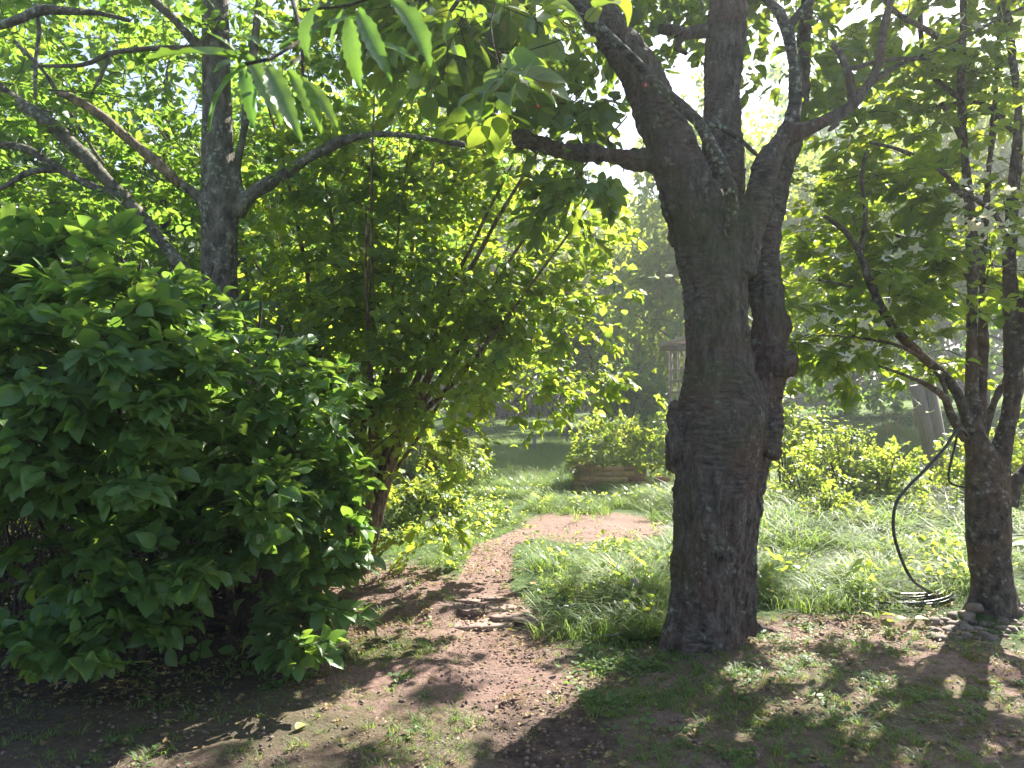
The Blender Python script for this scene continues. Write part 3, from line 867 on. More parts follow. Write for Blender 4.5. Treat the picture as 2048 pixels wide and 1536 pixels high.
def serrate(v=0):
    """a long leaf with toothed edge"""
    n = 16; V = []; Q = []
    for k in range(n + 1):
        t = k / n
        w_ = .15 * math.sin(math.pi * min(1, t * .97 + .02)) ** .75 * (1 - .25 * t)
        w_ += .012 * (1 if k % 2 else -1) * (0 < k < n)
        if k == n: w_ = .002
        z = .06 * math.sin(t * math.pi) - (.16 + .08 * (v - 1)) * t * t; w_ *= 1 + .12 * (v - 1)
        V += [[-w_ * (1 - .12 * v * t), t, z + .05 + .02 * math.sin(k * 1.3 + v)], [-w_ * .5, t, z + .022], [0, t, z], [w_ * .5, t, z + .022], [w_, t, z + .05]]
    for k in range(n):
        for j in range(4):
            a_ = k * 5 + j
            Q.append([a_, a_ + 1, a_ + 6, a_ + 5])
    V = np.array(V); V[:, 0] += .05 * (v - 1) * np.sin(V[:, 1] * 3); V[:, 2] += V[:, 0] * .5 * (v - 1) * V[:, 1]
    me = mesh_np('toothed_leaf', V, [np.array(Q)], True, None, np.stack([.5 + V[:, 0], V[:, 1]], 1))
    me.materials.append(LM_near)
    return me
sls = [serrate(v) for v in range(3)]
for k, (x0, y0, x1, y1) in enumerate(big_leaves):
    Dd = 1.42 + .1 * math.sin(k * 2.1)
    a_ = P(x0, y0, Dd); b_ = P(x1, y1, Dd + .04 * math.cos(k * 3.3))
    d = b_ - a_; ln = np.linalg.norm(d); d = d / ln
    nn = nrm(np.array([.25 * math.sin(k * 1.7), -.65 + .3 * math.sin(k), .75]) - 0)
    s_ = nrm(np.cross(d, nn)); n2 = np.cross(s_, d)
    M = Matrix(((s_[0], d[0], n2[0]), (s_[1], d[1], n2[1]), (s_[2], d[2], n2[2]))).to_4x4() @ Matrix.Diagonal((ln * 1.05, ln, ln, 1))
    M.translation = Vector(a_ - cb)
    o = bpy.data.objects.new('leaf', sls[(k * 7) % 3]); COL.objects.link(o); o.parent = CH; o.matrix_basis = M
# two red cherries
for fx, fy in ((1290, 170), (1075, 213)):
    b = MB(); c = P(fx, fy, 4.2)
    bm_v = []
    for i in range(9):
        th = math.pi * i / 8
        for j in range(12):
            ph = 2 * math.pi * j / 12
            rr = .011 * (1 - .12 * math.cos(th) ** 8)
            bm_v.append([rr * math.sin(th) * math.cos(ph), rr * math.sin(th) * math.sin(ph), rr * math.cos(th)])
    Q = [[i * 12 + j, (i + 1) * 12 + j, (i + 1) * 12 + (j + 1) % 12, i * 12 + (j + 1) % 12] for i in range(8) for j in range(12)]
    b.add(np.array(bm_v) + c, Q)
    fo = link('fruit', b.mesh('fruit', True), CH, M_cherryfruit)
    b = MB(); add_tube(b, [c + [0, 0, .01], c + [.005, 0, .03], c + [.02, .01, .06]], [.0012, .001, .001], sides=4, step=.02)
    link('fruit_stalk', b.mesh('fruit_stalk'), CH, LM_mid)

# ------------------------------------------------------------------ flowering dogwood on the right
TS = .86
db = G(1985, 1215); D1 = db[1]
DG = thing('dogwood_tree', db, 'many-stemmed dogwood with small white star-shaped bracts at the right edge', 'tree')
mb = MB(); nodes = []
T_([(1990, 1250, D1, 62), (1988, 1205, D1, 48), (1978, 1110, D1, 45), (1974, 1000, D1, 47), (1970, 940, D1, 42), (1956, 890, D1, 27), (1946, 840, D1, 18), (1944, 740, D1, 16), (1944, 620, D1, 13), (1946, 500, D1, 13), (1934, 360, D1, 11), (1922, 200, D1, 10), (1926, 60, D1, 9), (1930, -100, D1, 8)], sides=12, step=.07)
T_([(1955, 890, D1 + .05, 20), (1964, 800, D1 + .08, 12), (1966, 700, D1 + .1, 11), (1964, 560, D1 + .14, 9), (1975, 380, D1 + .2, 7), (1990, 200, D1 + .3, 6), (2000, 0, D1 + .4, 5)], sides=8, step=.07)
T_([(1984, 975, D1, 36), (1998, 910, D1, 24), (2014, 850, D1, 19), (2024, 790, D1, 19), (2026, 700, D1, 20), (2022, 600, D1, 19), (2018, 500, D1, 14), (2030, 350, D1, 11), (2036, 220, D1, 9), (2018, 60, D1, 8), (2000, -60, D1, 7)], sides=10, step=.07)
T_([(2022, 760, D1 - .02, 14), (2045, 700, D1 - .05, 13), (2060, 560, D1 - .1, 11), (2090, 380, D1 - .1, 9)], sides=8, step=.07)
T_([(1960, 890, D1 + .1, 14), (1990, 800, D1 + .2, 9), (2020, 740, D1 + .3, 8)], sides=8, step=.07)
T_([(2015, 1010, D1, 24), (2028, 970, D1, 17), (2050, 942, D1, 15), (2085, 900, D1, 12), (2110, 800, D1, 10)], sides=8, step=.06)
for (x_, w_) in ((1938, 18), (2032, 20)):
    T_([(1985, 1130, D1, 24), (x_ + (1985 - x_) * .3, 1190, D1, w_), (x_, 1225, D1 - .05, w_ * .8), (x_ - (1985 - x_) * .4, 1255, D1 - .1, w_ * .4)], sides=8, step=.06)
def dog_disp(V):
    return .010 * fbm(V * np.array([6, 6, 3]), 2, 71) + .004 * noise(V * np.array([60, 60, 22]), 72) + .004 * noise(V * 28, 73)
link('trunk', remeshed(mb, .011, 'trunk', 2, dog_disp), DG, BK_dog)
DN = [n_[n_[:, 2] > 1.5] for n_ in nodes]
for l in [
    [(1938, 862, D1 - .05, 14), (1925, 805, D1 - .1, 11), (1900, 765, D1 - .15, 10), (1850, 715, D1 - .25, 10), (1800, 670, D1 - .35, 9), (1762, 612, D1 - .42, 8), (1738, 560, D1 - .48, 8), (1720, 510, D1 - .5, 6), (1690, 465, D1 - .55, 5), (1648, 430, D1 - .6, 4)],
    [(1930, 880, D1 - .08, 9), (1917, 858, D1 - .12, 9), (1902, 830, D1 - .15, 8), (1892, 800, D1 - .2, 8), (1860, 775, D1 - .28, 6), (1810, 752, D1 - .35, 4), (1750, 730, D1 - .4, 3)],
    [(1850, 715, D1 - .25, 6), (1880, 752, D1 - .2, 5), (1895, 790, D1 - .2, 4)],
    [(1722, 515, D1 - .5, 5), (1730, 440, D1 - .5, 5), (1722, 350, D1 - .5, 4), (1735, 300, D1 - .5, 3)],
    [(1930, 290, D1, 8), (1900, 230, D1 - .05, 6), (1880, 205, D1 - .05, 5)],
    [(1935, 400, D1, 6), (1880, 340, D1 - .2, 5), (1800, 300, D1 - .4, 4), (1740, 285, D1 - .5, 3)],
    [(1925, 100, D1, 7), (1850, 60, D1 - .2, 6), (1790, 20, D1 - .4, 5), (1720, -60, D1 - .5, 4)],
    [(1925, 200, D1, 6), (1850, 130, D1 + .3, 5), (1840, 0, D1 + .5, 5), (1838, -120, D1 + .6, 4)],
    [(2030, 260, D1, 7), (1960, 205, D1 + .2, 5), (1860, 215, D1 + .4, 4), (1780, 195, D1 + .5, 3)],
    [(1945, 560, D1, 6), (1870, 500, D1 + .3, 5), (1790, 470, D1 + .5, 4)],
    [(2020, 480, D1, 6), (1980, 420, D1 - .4, 5), (1900, 380, D1 - .8, 4)],
    [(1760, 612, D1 - .42, 4), (1700, 575, D1 - .5, 3), (1640, 562, D1 - .6, 3)],
    [(1850, 715, D1 - .25, 4), (1790, 690, D1 - .5, 3), (1700, 672, D1 - .6, 3), (1640, 668, D1 - .7, 2)],
    ]:
    DN.append(branch(DG, l, BK_dog, sides=6))
def dog_keep(x, y, d):
    k = np.ones(len(x))
    k[(x > 1905) & (y > 120) & (y < 900) & (d < D1)] = .3
    arm = np.interp(y, [430, 510, 610, 715, 805, 862], [1648, 1720, 1762, 1850, 1925, 1938])
    k[(np.abs(x - arm) < 16) & (y > 430) & (y < 862) & (d < D1 - .3)] = .12
    k[(x < 1600) & (y > 130) & (y < 330)] = .3
    k[(x > 1812) & (x < 1905) & (y > 765)] = .1
    return k
T2 = in_ellipsoids([(1830, 560, 5.4, 250, 110, .8, 2.6), (1700, 690, 5.2, 150, 60, .4, 1.3), (1760, 350, 5.6, 190, 140, .8, 2.2), (1960, 430, 5.6, 150, 220, .9, 2.2), (1850, 130, 5.8, 230, 150, 1.0, 2.6), (2080, 200, 5.6, 150, 300, .9, 2.0), (1900, 740, 5.9, 120, 40, .5, .5), (1960, -120, 5.8, 260, 160, 1, 2.0), (2200, 500, 5.4, 160, 250, .8, 1.2), (1650, 540, 7.5, 110, 130, .7, 1.6), (1800, 420, 7.3, 190, 140, .7, 1.6)], 680)
plant_foliage(DG, np.concatenate(DN), T2, 'ovate', LM_dog, .22, 4, .078, singles=270, lod='mid', droop=.3, flat=.85, side_tw=2, opposite=True, filt=dog_keep)
# white bracts, each flower four bracts round a dark button
fl_spots = in_ellipsoids([(1960, 420, 5.0, 90, 110, .2, 4), (1900, 480, 5.1, 120, 90, .2, 2), (1700, 660, 4.9, 90, 60, .15, 2), (1740, 500, 5.0, 130, 60, .2, 1), (1950, 40, 5.1, 80, 30, .1, .5), (1840, 800, 5.3, 30, 40, .1, .3)], 90)
fl_spots = nrm(fl_spots - EYE) * (np.linalg.norm(fl_spots - EYE, axis=1) - .45)[:, None] + EYE
fv = []
for k in range(3):
    b = MB()
    for q in range(4):
        a_ = q * math.pi / 2 + .1 * k
        TV, TQ, TT = TPL['ovate']
        V = TV * np.array([.9, 1, -.6 - .6 * k])
        c, s_ = math.cos(a_), math.sin(a_)
        b.add(np.stack([V[:, 0] * c - V[:, 1] * s_, V[:, 0] * s_ + V[:, 1] * c, V[:, 2]], 1), TQ, TT)
    me = b.mesh('flower', True); me.materials.append(LM_bract); fv.append(me)
bt = MB(); add_tube(bt, [[0, 0, 0], [0, 0, .12], [0, 0, .2]], [.1, .1, .05], sides=6, step=.1)
btm = bt.mesh('button'); btm.materials.append(BK_twig)
for k, p in enumerate(fl_spots):
    o = bpy.data.objects.new('flower', fv[k % 3]); COL.objects.link(o); o.parent = DG
    o.location = Vector(p - db); o.scale = (.036,) * 3 if k % 3 else (.046,) * 3
    o.rotation_euler = (random.uniform(.2, 1.0), random.uniform(-.4, .4), random.uniform(0, 6))
    c = bpy.data.objects.new('button', btm); COL.objects.link(c); c.parent = o

# ------------------------------------------------------------------ tall grey tree behind the shrub on the left
D2 = 6.3
lb = G(548, 1195)
LT = thing('tall_grey_tree', lb, 'tall leaning tree with grey lichen-spotted trunk rising behind the dark shrub', 'tree')
mb = MB(); nodes = []
T_([(552, 1220, D2, 58), (546, 1185, D2, 46), (534, 1040, D2, 39), (508, 880, D2, 37), (472, 740, D2, 39), (447, 625, D2, 41), (438, 540, D2, 40), (440, 420, D2, 44), (437, 330, D2, 37), (434, 200, D2, 33), (432, 60, D2, 31), (428, -120, D2, 27), (420, -400, D2, 20)], sides=14, step=.09)
T_([(470, 420, D2, 30), (474, 340, D2 - .05, 12), (486, 270, D2 - .08, 11), (500, 160, D2 - .1, 11), (512, 60, D2 - .1, 10), (520, -20, D2 - .1, 10), (530, -200, D2, 8)], sides=8, step=.08)
T_([(470, 425, D2, 26), (505, 385, D2 - .05, 15), (560, 355, D2 - .1, 14), (620, 315, D2 - .15, 13), (690, 280, D2 - .2, 11), (760, 268, D2 - .3, 9), (840, 275, D2 - .35, 8), (930, 290, D2 - .4, 6)], sides=8, step=.08)
T_([(430, 620, D2, 26), (385, 565, D2 - .05, 17), (340, 505, D2 - .1, 16), (290, 440, D2 - .15, 16), (230, 378, D2 - .2, 16), (165, 308, D2 - .3, 16), (90, 240, D2 - .35, 15), (30, 200, D2 - .4, 14), (-40, 150, D2 - .5, 13), (-200, 40, D2 - .5, 10)], sides=9, step=.08)
T_([(420, 430, D2, 20), (385, 385, D2 - .1, 12), (330, 345, D2 - .15, 10)], sides=8, step=.06)
def grey_disp(V):
    return .012 * fbm(V * np.array([5, 5, 2]), 2, 81) + .003 * noise(V * np.array([40, 40, 14]), 82)
link('trunk', remeshed(mb, .016, 'trunk', 2, grey_disp), LT, BK_grey)
LN_ = [n_[n_[:, 2] > 1.7] for n_ in nodes]
o = None
branch(LT, [(360, 368, D2 - .12, 11), (318, 332, D2 - .16, 10), (260, 282, D2 - .2, 10), (205, 232, D2 - .26, 10), (160, 205, D2 - .3, 10), (122, 186, D2 - .32, 7)], BK_pale, 'dead_branch', sides=8, knob=.3)
for l in [
    [(240, 395, D2 - .2, 10), (185, 372, D2 - .2, 9), (120, 338, D2 - .2, 9), (60, 300, D2 - .2, 9), (0, 288, D2 - .25, 8), (-80, 280, D2 - .3, 7)],
    [(120, 338, D2 - .2, 6), (60, 345, D2 - .25, 6), (0, 378, D2 - .3, 5), (-60, 400, D2 - .3, 4)],
    [(432, 100, D2, 14), (390, 85, D2 - .05, 10), (350, 40, D2 - .1, 9), (300, -5, D2 - .12, 9), (230, -60, D2 - .2, 8)],
    [(-60, 60, 5.4, 10), (20, 45, 5.4, 9), (80, 22, 5.5, 11), (120, 20, 5.6, 9), (200, 25, 5.8, 5), (260, 40, 5.9, 4)],
    [(75, 10, 5.5, 4), (78, 60, 5.5, 4), (72, 120, 5.5, 4), (70, 200, 5.5, 3)],
    [(400, 98, D2, 7), (300, 98, D2 - .1, 5), (220, 105, D2 - .2, 5), (160, 130, D2 - .25, 4), (60, 132, D2 - .3, 3)],
    [(220, 105, D2 - .2, 4), (195, 160, D2 - .2, 3), (180, 190, D2 - .2, 2)],
    [(30, 80, D2 - .1, 4), (90, 150, D2 - .1, 4), (180, 290, D2 - .1, 3), (210, 330, D2 - .1, 3)],
    ]:
    LN_.append(branch(LT, l, BK_grey, sides=6))
T3 = in_ellipsoids([(150, 120, 6.6, 330, 200, 1.0, 3), (330, 330, 6.9, 260, 160, .7, 2), (60, 420, 6.6, 220, 140, .7, 2), (620, 60, 6.6, 260, 150, .8, 2.2), (700, 330, 6.6, 250, 90, .6, 1.4), (350, -150, 6.6, 400, 150, 1.2, 2.5)], 520)
plant_foliage(LT, np.concatenate(LN_), T3, 'ovate', LM_mid, .24, 5, .08, singles=120, lod='mid', flat=.75, side_tw=2)

# ------------------------------------------------------------------ hazel clump
hb = G(722, 1145); D3 = hb[1]
HZ = thing('hazel_bush', hb, 'tall many-stemmed hazel arching over the left side of the path with sunlit round leaves', 'bush')
HN = []
stems = [(690, 1150, 640, 700, 560, 300, 7), (700, 1150, 700, 760, 650, 350, 9), (705, 1150, 735, 800, 742, 420, 8), (712, 1152, 742, 900, 820, 600, 10), (720, 1150, 770, 900, 910, 560, 11), (726, 1150, 790, 900, 960, 500, 12), (715, 1150, 745, 860, 850, 380, 9),
         (728, 1148, 800, 880, 1010, 640, 9), (732, 1148, 780, 960, 900, 760, 6), (700, 1150, 690, 860, 480, 480, 6), (722, 1150, 740, 980, 735, 640, 10), (710, 1148, 760, 860, 870, 470, 7), (735, 1147, 815, 860, 1060, 460, 8), (717, 1150, 752, 930, 790, 520, 7), (694, 1152, 676, 900, 600, 640, 6)]
for k, (x0, y0, x1, y1, x2, y2, r0) in enumerate(stems):
    dy = .5 * math.sin(k * 2.4)
    l = [(x0, y0 + 15, D3 + .06 * math.sin(k), r0 * 1.15), ((x0 + x1) / 2 - 8, (y0 + y1) / 2, D3 + dy * .2, r0), (x1, y1, D3 + dy * .5, r0 * .8), ((x1 + x2) / 2 + 6, (y1 + y2) / 2, D3 + dy, r0 * .6), (x2, y2, D3 + dy * 1.4, r0 * .4), (x2 + (x2 - x1) * .8, y2 - 230, D3 + dy * 2, r0 * .2)]
    HN.append(branch(HZ, l, BK_hazel, 'stem', sides=7, knob=.08))
HN = np.concatenate(HN); HN = HN[HN[:, 2] > .9]
T4 = in_ellipsoids([(880, 560, 6.9, 330, 190, .9, 4), (1080, 700, 7.1, 190, 100, .6, 2.2), (1160, 540, 7.2, 140, 150, .6, 1.6), (900, 280, 7.0, 340, 160, .9, 3), (640, 480, 6.8, 200, 260, .8, 2.2), (740, 840, 6.8, 160, 130, .6, 1.4), (930, 880, 6.8, 70, 60, .3, .28), (1000, 800, 7.0, 120, 60, .4, .7), (830, 1060, 6.7, 90, 50, .3, .35), (640, 900, 6.6, 110, 200, .4, 1.0), (820, 60, 7.2, 360, 130, .9, 2.0), (1150, 760, 7.1, 110, 60, .35, 1.0), (1000, 620, 6.4, 200, 130, .3, 1.6), (820, 640, 6.1, 260, 190, .3, 2.2), (700, 820, 6.2, 130, 110, .25, 1.0)], 1650)
plant_foliage(HZ, HN, T4, 'round', LM_hazel, .25, 5, .068, singles=280, lod='roundmid', flat=.7, side_tw=2, droop=.5)

# ------------------------------------------------------------------ dark shrub, left foreground
sb = G(250, 1335)
SH = thing('broadleaf_shrub', sb, 'large dark green shrub of pointed oval leaves filling the left foreground', 'shrub')
SN = []
for k in range(20):
    x0 = 20 + 28 * k + 30 * math.sin(k * 3.1); yb = 1345 - 22 * (k / 25) * 3
    Yb = G(x0, yb)[1]
    x1 = x0 + 120 * math.sin(k * 1.9); x2 = x1 + 130 * math.sin(k * 1.3 + 1)
    yt = 640 + 140 * math.sin(k * 2.3)
    r0 = 4 + 2.5 * math.sin(k * 5.1)
    SN.append(branch(SH, [(x0, yb + 12, Yb, r0), (x0 + 8, 1180, Yb, r0 * .85), (x1, 950, Yb - .1, r0 * .7), (x2, yt, Yb - .3, r0 * .45)], BK_twig, 'stem', sides=6, wob=.03))
SN = np.concatenate(SN); SN = SN[SN[:, 2] > .5]
T5 = in_ellipsoids([(150, 720, 3.9, 320, 170, .6, 3), (330, 640, 4.4, 180, 90, .4, 1), (480, 820, 4.5, 190, 160, .5, 2.2), (120, 900, 3.9, 260, 110, .5, 2), (400, 990, 4.2, 230, 110, .4, 2), (590, 1010, 4.7, 110, 160, .4, 1.6), (585, 1200, 4.6, 70, 70, .15, .5), (230, 1130, 3.9, 190, 60, .25, .7), (60, 560, 4.2, 180, 90, .4, 1.2), (150, 1260, 3.9, 170, 50, .25, .6), (560, 1290, 4.4, 40, 30, .1, .18), (-80, 900, 3.9, 100, 200, .5, .8), (350, 1240, 4.4, 40, 60, .1, .2)], 760)
T5[:110] += R.randn(110, 3) * np.array([.12, .12, .10])
plant_foliage(SH, SN, T5, 'ovate', LM_shrub, .21, 4, .088, singles=300, flat=.8, side_tw=2, opposite=True, droop=.04, jitter=.36, filt=lambda x, y, d: np.where(y > 1335, 0, np.where((x > 395) & (x < 520) & (y > 1150), .1, np.where((x < 380) & (y > 1080), .85, 1))))

# thin dark thicket behind the shrub's foot
tb = G(120, 1320)
TK = thing('dark_thicket', P(120, 1300, 5.2) * np.array([1, 1, 0]), 'dense dark thicket of thin upright stems behind the broad-leaved shrub', 'hedge')
b = MB()
A = []; Bq = []
for k in range(300):
    x = R.uniform(-4.2, -1.6); y = R.uniform(4.7, 6.6)
    z0 = float(gh(x, y))
    h = R.uniform(.7, 1.6)
    p0 = np.array([x, y, z0]); 
    p1 = p0 + np.array([R.randn() * .16, R.randn() * .16, h * .5]); p2 = p1 + np.array([R.randn() * .3, R.randn() * .25, h * .5])
    A += [p0, p1]; Bq += [p1, p2]
    for j in range(4):
        s0 = p0 + (p1 - p0) * R.rand(); A.append(s0); Bq.append(s0 + np.array([R.randn() * .28, R.randn() * .28, R.uniform(-.1, .35)]))
rr = R.uniform(.003, .009, len(A)); add_sticks(b, np.array(A), np.array(Bq), rr, rr * .6)
o = link('stems', b.mesh('stems', True), TK, BK_twig); tag(o, kind='stuff')
Tt = np.stack([R.uniform(-4.6, -1.5, 260), R.uniform(5.2, 6.3, 260), R.uniform(.3, 2.4, 260)], 1)
pos, d, n_, sz, A2, B2 = sprays(Tt, R.randn(260, 3), .2, 6, .05, side_tw=3)
put_leaves(TK, pos, d, n_, sz, 'mid', LM_far, 'foliage')
# plain black domed shape set in the dark gap under the leaves
def dome_obj():
    c = G(455, 1258)
    t = thing('black_dome', c, 'plain black domed shape in the dark gap beneath the shrub leaves', 'bin')
    m_, tt, bb = mat('plain_black'); bb.inputs['Base Color'].default_value = (.006, .006, .008, 1); bb.inputs['Roughness'].default_value = .6
    b = MB(); add_tube(b, [c + [0, 0.1, .0], c + [0, .1, .3], c + [0, .1, .3001], c + [0, .1, .36], c + [0, .1, .42]], [.22, .19, .2, .17, .07], sides=20, step=.5)
    link('dome_body', b.mesh('dome_body', False), t, m_)
    b = MB(); add_tube(b, [c + [0, 0.1, .415], c + [0, .1, .44], c + [0, .1, .46]], [.085, .085, .05], sides=16, step=.5)
    link('dome_top', b.mesh('dome_top', False), t, m_)
dome_obj()

# ------------------------------------------------------------------ generic bushes and trees
def bush(name, px, py, w_, h, n, lm, leaf, label, cat='bush', kind='mid', length=.2, per=5, group=None, stems_=8, dome=.55, carve=False, flat=.5, side_tw=2, singles=0):
    c = G(px, py)
    t = thing(name, c, label, cat, group)
    b = MB(); nn = []
    for k in range(stems_):
        a_ = 2 * math.pi * k / stems_ + R.rand()
        e = c + np.array([math.cos(a_) * w_ * .35, math.sin(a_) * w_ * .35, h * R.uniform(.6, .95)])
        m1 = c + (e - c) * .45 + np.array([0, 0, .1 * h])
        q, _ = add_tube(b, [c + R.randn(3) * .04 * np.array([1, 1, 0]) - [0, 0, .05], m1, e], [.008 + .006 * h, .006 + .004 * h, .003], sides=5, step=.15)
        nn.append(q)
    link('stems', b.mesh('stems', True), t, BK_twig)
    u = nrm(R.randn(n, 3)) * (R.rand(n, 1) ** .45)
    T = c + np.stack([u[:, 0] * w_ * .5, u[:, 1] * w_ * .5, h * (dome + u[:, 2] * (1 - dome) * (.9 + .2 * noise(u * 3, 5)))], 1)
    plant_foliage(t, np.concatenate(nn), T, kind, lm, length, per, leaf, carve=carve, flat=flat, side_tw=side_tw, singles=singles)
    return t

def tree(name, c, h, cw, n, lm, leaf, label, trunk_r=.12, cb_=.25, kind='tiny', length=.5, per=6, group=None, cat='tree', bark=None, side_tw=2, lean=0.0, dens=.4, jitter=.5):
    c = np.asarray(c, float)
    t = thing(name, c, label, cat, group)
    b = MB(); nn = []
    top = c + np.array([lean, 0, h * .92])
    q, _ = add_tube(b, [c - [0, 0, .2], c + [lean * .2, 0, h * .3], c + [lean * .6, 0, h * .6], top], [trunk_r * 1.25, trunk_r, trunk_r * .6, .03], sides=8, step=.5, wob=.1)
    nn.append(q[len(q) // 4:])
    for k in range(11):
        a_ = k * 2.4 + R.rand(); z0 = h * (cb_ + .08 + .5 * (k / 11))
        s0 = c + np.array([lean * z0 / h, 0, z0]); ln = cw * .42 * (1 - .5 * k / 11)
        e = s0 + np.array([math.cos(a_) * ln, math.sin(a_) * ln, ln * .55])
        q, _ = add_tube(b, [s0, (s0 + e) / 2 + [0, 0, -.05 * ln], e], [trunk_r * .4, trunk_r * .28, .02], sides=5, step=.4)
        nn.append(q)
    link('trunk', b.mesh('trunk', True), t, bark or BK_grey)
    # foliage in uneven clumps
    nc = 26
    cu = nrm(R.randn(nc, 3)) * (R.rand(nc, 1) ** .4) * .85
    u = cu[R.randint(0, nc, n)] + R.randn(n, 3) * .19
    zc = h * (cb_ + 1) / 2; hh = h * (1 - cb_) / 2
    T = c + np.stack([lean * .6 + u[:, 0] * cw * .5, u[:, 1] * cw * .5, zc + u[:, 2] * hh], 1)
    T = T[T[:, 2] > .4]
    SA, SB, rad, D = grow(np.concatenate(nn), T)
    mb2 = MB(); add_sticks(mb2, SA, SB, rad[:, 0] * 1.6, rad[:, 1] * 1.4)
    o = link('twigs', mb2.mesh('twigs', True), t, BK_twig); tag(o, kind='stuff')
    D = nrm(D + .5 * R.randn(len(D), 3))
    pos, d, n_, sz, A2, B2 = sprays(T, D, length, per, leaf, side_tw=side_tw, flat=dens, jitter=jitter, droop=.3)
    put_leaves(t, pos, d, n_, sz, kind, lm, 'crown')
    return t
def clone(t, loc, rz, sc, label):
    c = t.copy(); COL.objects.link(c); c.location = loc; c.rotation_euler = (0, 0, rz); c.scale = (sc[0], sc[0], sc[1])
    c['label'] = label
    for ch in t.children:
        k = ch.copy(); COL.objects.link(k); k.parent = c
    return c
def at(px, Y): return np.array([(px - 1024) / F * Y, Y, float(gh((px - 1024) / F * Y, Y))])

# trees of the garden behind the hazel
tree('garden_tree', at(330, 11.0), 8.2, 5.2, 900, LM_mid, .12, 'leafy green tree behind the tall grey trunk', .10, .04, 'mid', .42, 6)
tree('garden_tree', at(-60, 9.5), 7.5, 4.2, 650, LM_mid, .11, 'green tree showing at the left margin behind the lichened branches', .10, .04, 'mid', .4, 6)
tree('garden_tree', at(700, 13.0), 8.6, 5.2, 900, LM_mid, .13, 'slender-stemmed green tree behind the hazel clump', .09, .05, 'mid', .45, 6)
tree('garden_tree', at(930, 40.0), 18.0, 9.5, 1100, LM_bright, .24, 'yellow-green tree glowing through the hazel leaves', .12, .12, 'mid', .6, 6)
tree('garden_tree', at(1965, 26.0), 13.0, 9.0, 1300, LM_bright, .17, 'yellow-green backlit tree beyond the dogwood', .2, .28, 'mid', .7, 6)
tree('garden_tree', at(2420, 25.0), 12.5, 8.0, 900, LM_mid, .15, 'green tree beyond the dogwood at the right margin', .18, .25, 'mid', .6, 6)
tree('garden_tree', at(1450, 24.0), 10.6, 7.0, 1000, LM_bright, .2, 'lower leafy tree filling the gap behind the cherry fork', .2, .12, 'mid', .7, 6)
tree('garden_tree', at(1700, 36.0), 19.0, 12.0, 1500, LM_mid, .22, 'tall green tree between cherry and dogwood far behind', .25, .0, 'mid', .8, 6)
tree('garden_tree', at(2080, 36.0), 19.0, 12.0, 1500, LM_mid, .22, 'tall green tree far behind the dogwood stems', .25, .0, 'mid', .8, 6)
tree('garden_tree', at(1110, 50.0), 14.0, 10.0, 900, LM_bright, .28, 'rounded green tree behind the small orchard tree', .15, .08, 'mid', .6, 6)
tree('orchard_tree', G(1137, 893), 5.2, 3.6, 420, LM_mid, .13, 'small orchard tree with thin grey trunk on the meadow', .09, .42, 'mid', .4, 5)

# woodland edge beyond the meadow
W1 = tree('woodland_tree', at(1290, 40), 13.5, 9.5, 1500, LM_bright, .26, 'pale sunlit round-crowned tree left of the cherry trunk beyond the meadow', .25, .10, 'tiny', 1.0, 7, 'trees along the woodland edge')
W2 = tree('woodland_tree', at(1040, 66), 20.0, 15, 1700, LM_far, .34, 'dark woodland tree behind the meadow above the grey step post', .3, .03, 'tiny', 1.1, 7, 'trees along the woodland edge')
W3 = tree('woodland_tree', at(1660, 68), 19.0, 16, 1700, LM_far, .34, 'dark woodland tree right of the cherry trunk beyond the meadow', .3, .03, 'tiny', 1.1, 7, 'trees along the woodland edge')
for k, (src, px_, Y_, rz, sc, lab) in enumerate([
    (W2, 860, 69, 1.0, (1.1, 1.1), 'dark woodland tree glimpsed under the hazel leaves'),
    (W3, 640, 67, 2.0, (1.1, 1.1), 'dark woodland tree far behind the hazel stems'),
    (W2, 380, 65, 3.0, (1.1, 1.1), 'dark woodland tree far behind the tall grey trunk'),
    (W3, 100, 63, 4.0, (1.1, 1.15), 'dark woodland tree far behind the dark shrub'),
    (W2, -250, 59, 5.0, (1.1, 1.1), 'dark woodland tree at the far left margin'),
    (W3, 1180, 71, 1.5, (1.0, .78), 'dark woodland tree behind the small orchard tree'),
    (W2, 1420, 73, 2.5, (1.0, .72), 'dark woodland tree hidden largely by the cherry trunk'),
    (W2, 1880, 69, 3.5, (1.1, 1.1), 'dark woodland tree behind the two leaning posts'),
    (W3, 2120, 67, .5, (1.1, 1.15), 'dark woodland tree behind the dogwood stems'),
    (W2, 2400, 61, 1.2, (1.1, 1.2), 'dark woodland tree at the far right margin'),
    (W3, 1560, 77, 2.2, (1.0, .85), 'dark woodland tree between cherry trunk and dogwood'),
    ]):
    clone(src, at(px_, Y_), rz, sc, lab)
# low undergrowth at the foot of the wood
UG = thing('woodland_hedge', at(1100, 57), 'dark tangled undergrowth along the foot of the wood', 'hedge')
n = 2600
hx = R.uniform(-52, 52, n); hy = 57 + R.uniform(-2, 4, n) + .06 * np.abs(hx)
hzz = R.rand(n) ** 1.2 * 4.2
T = np.stack([hx, hy, gh(hx, hy) + .1 + hzz * (.7 + .4 * noise(np.stack([hx * .3, hy * 0, hx * 0], 1), 9))], 1)
pos, d, n_, sz, A2, B2 = sprays(T, R.randn(n, 3), .9, 7, .3, side_tw=2, flat=.3, jitter=.6)
put_leaves(UG, pos, d, n_, sz, 'tiny', LM_far, 'foliage')

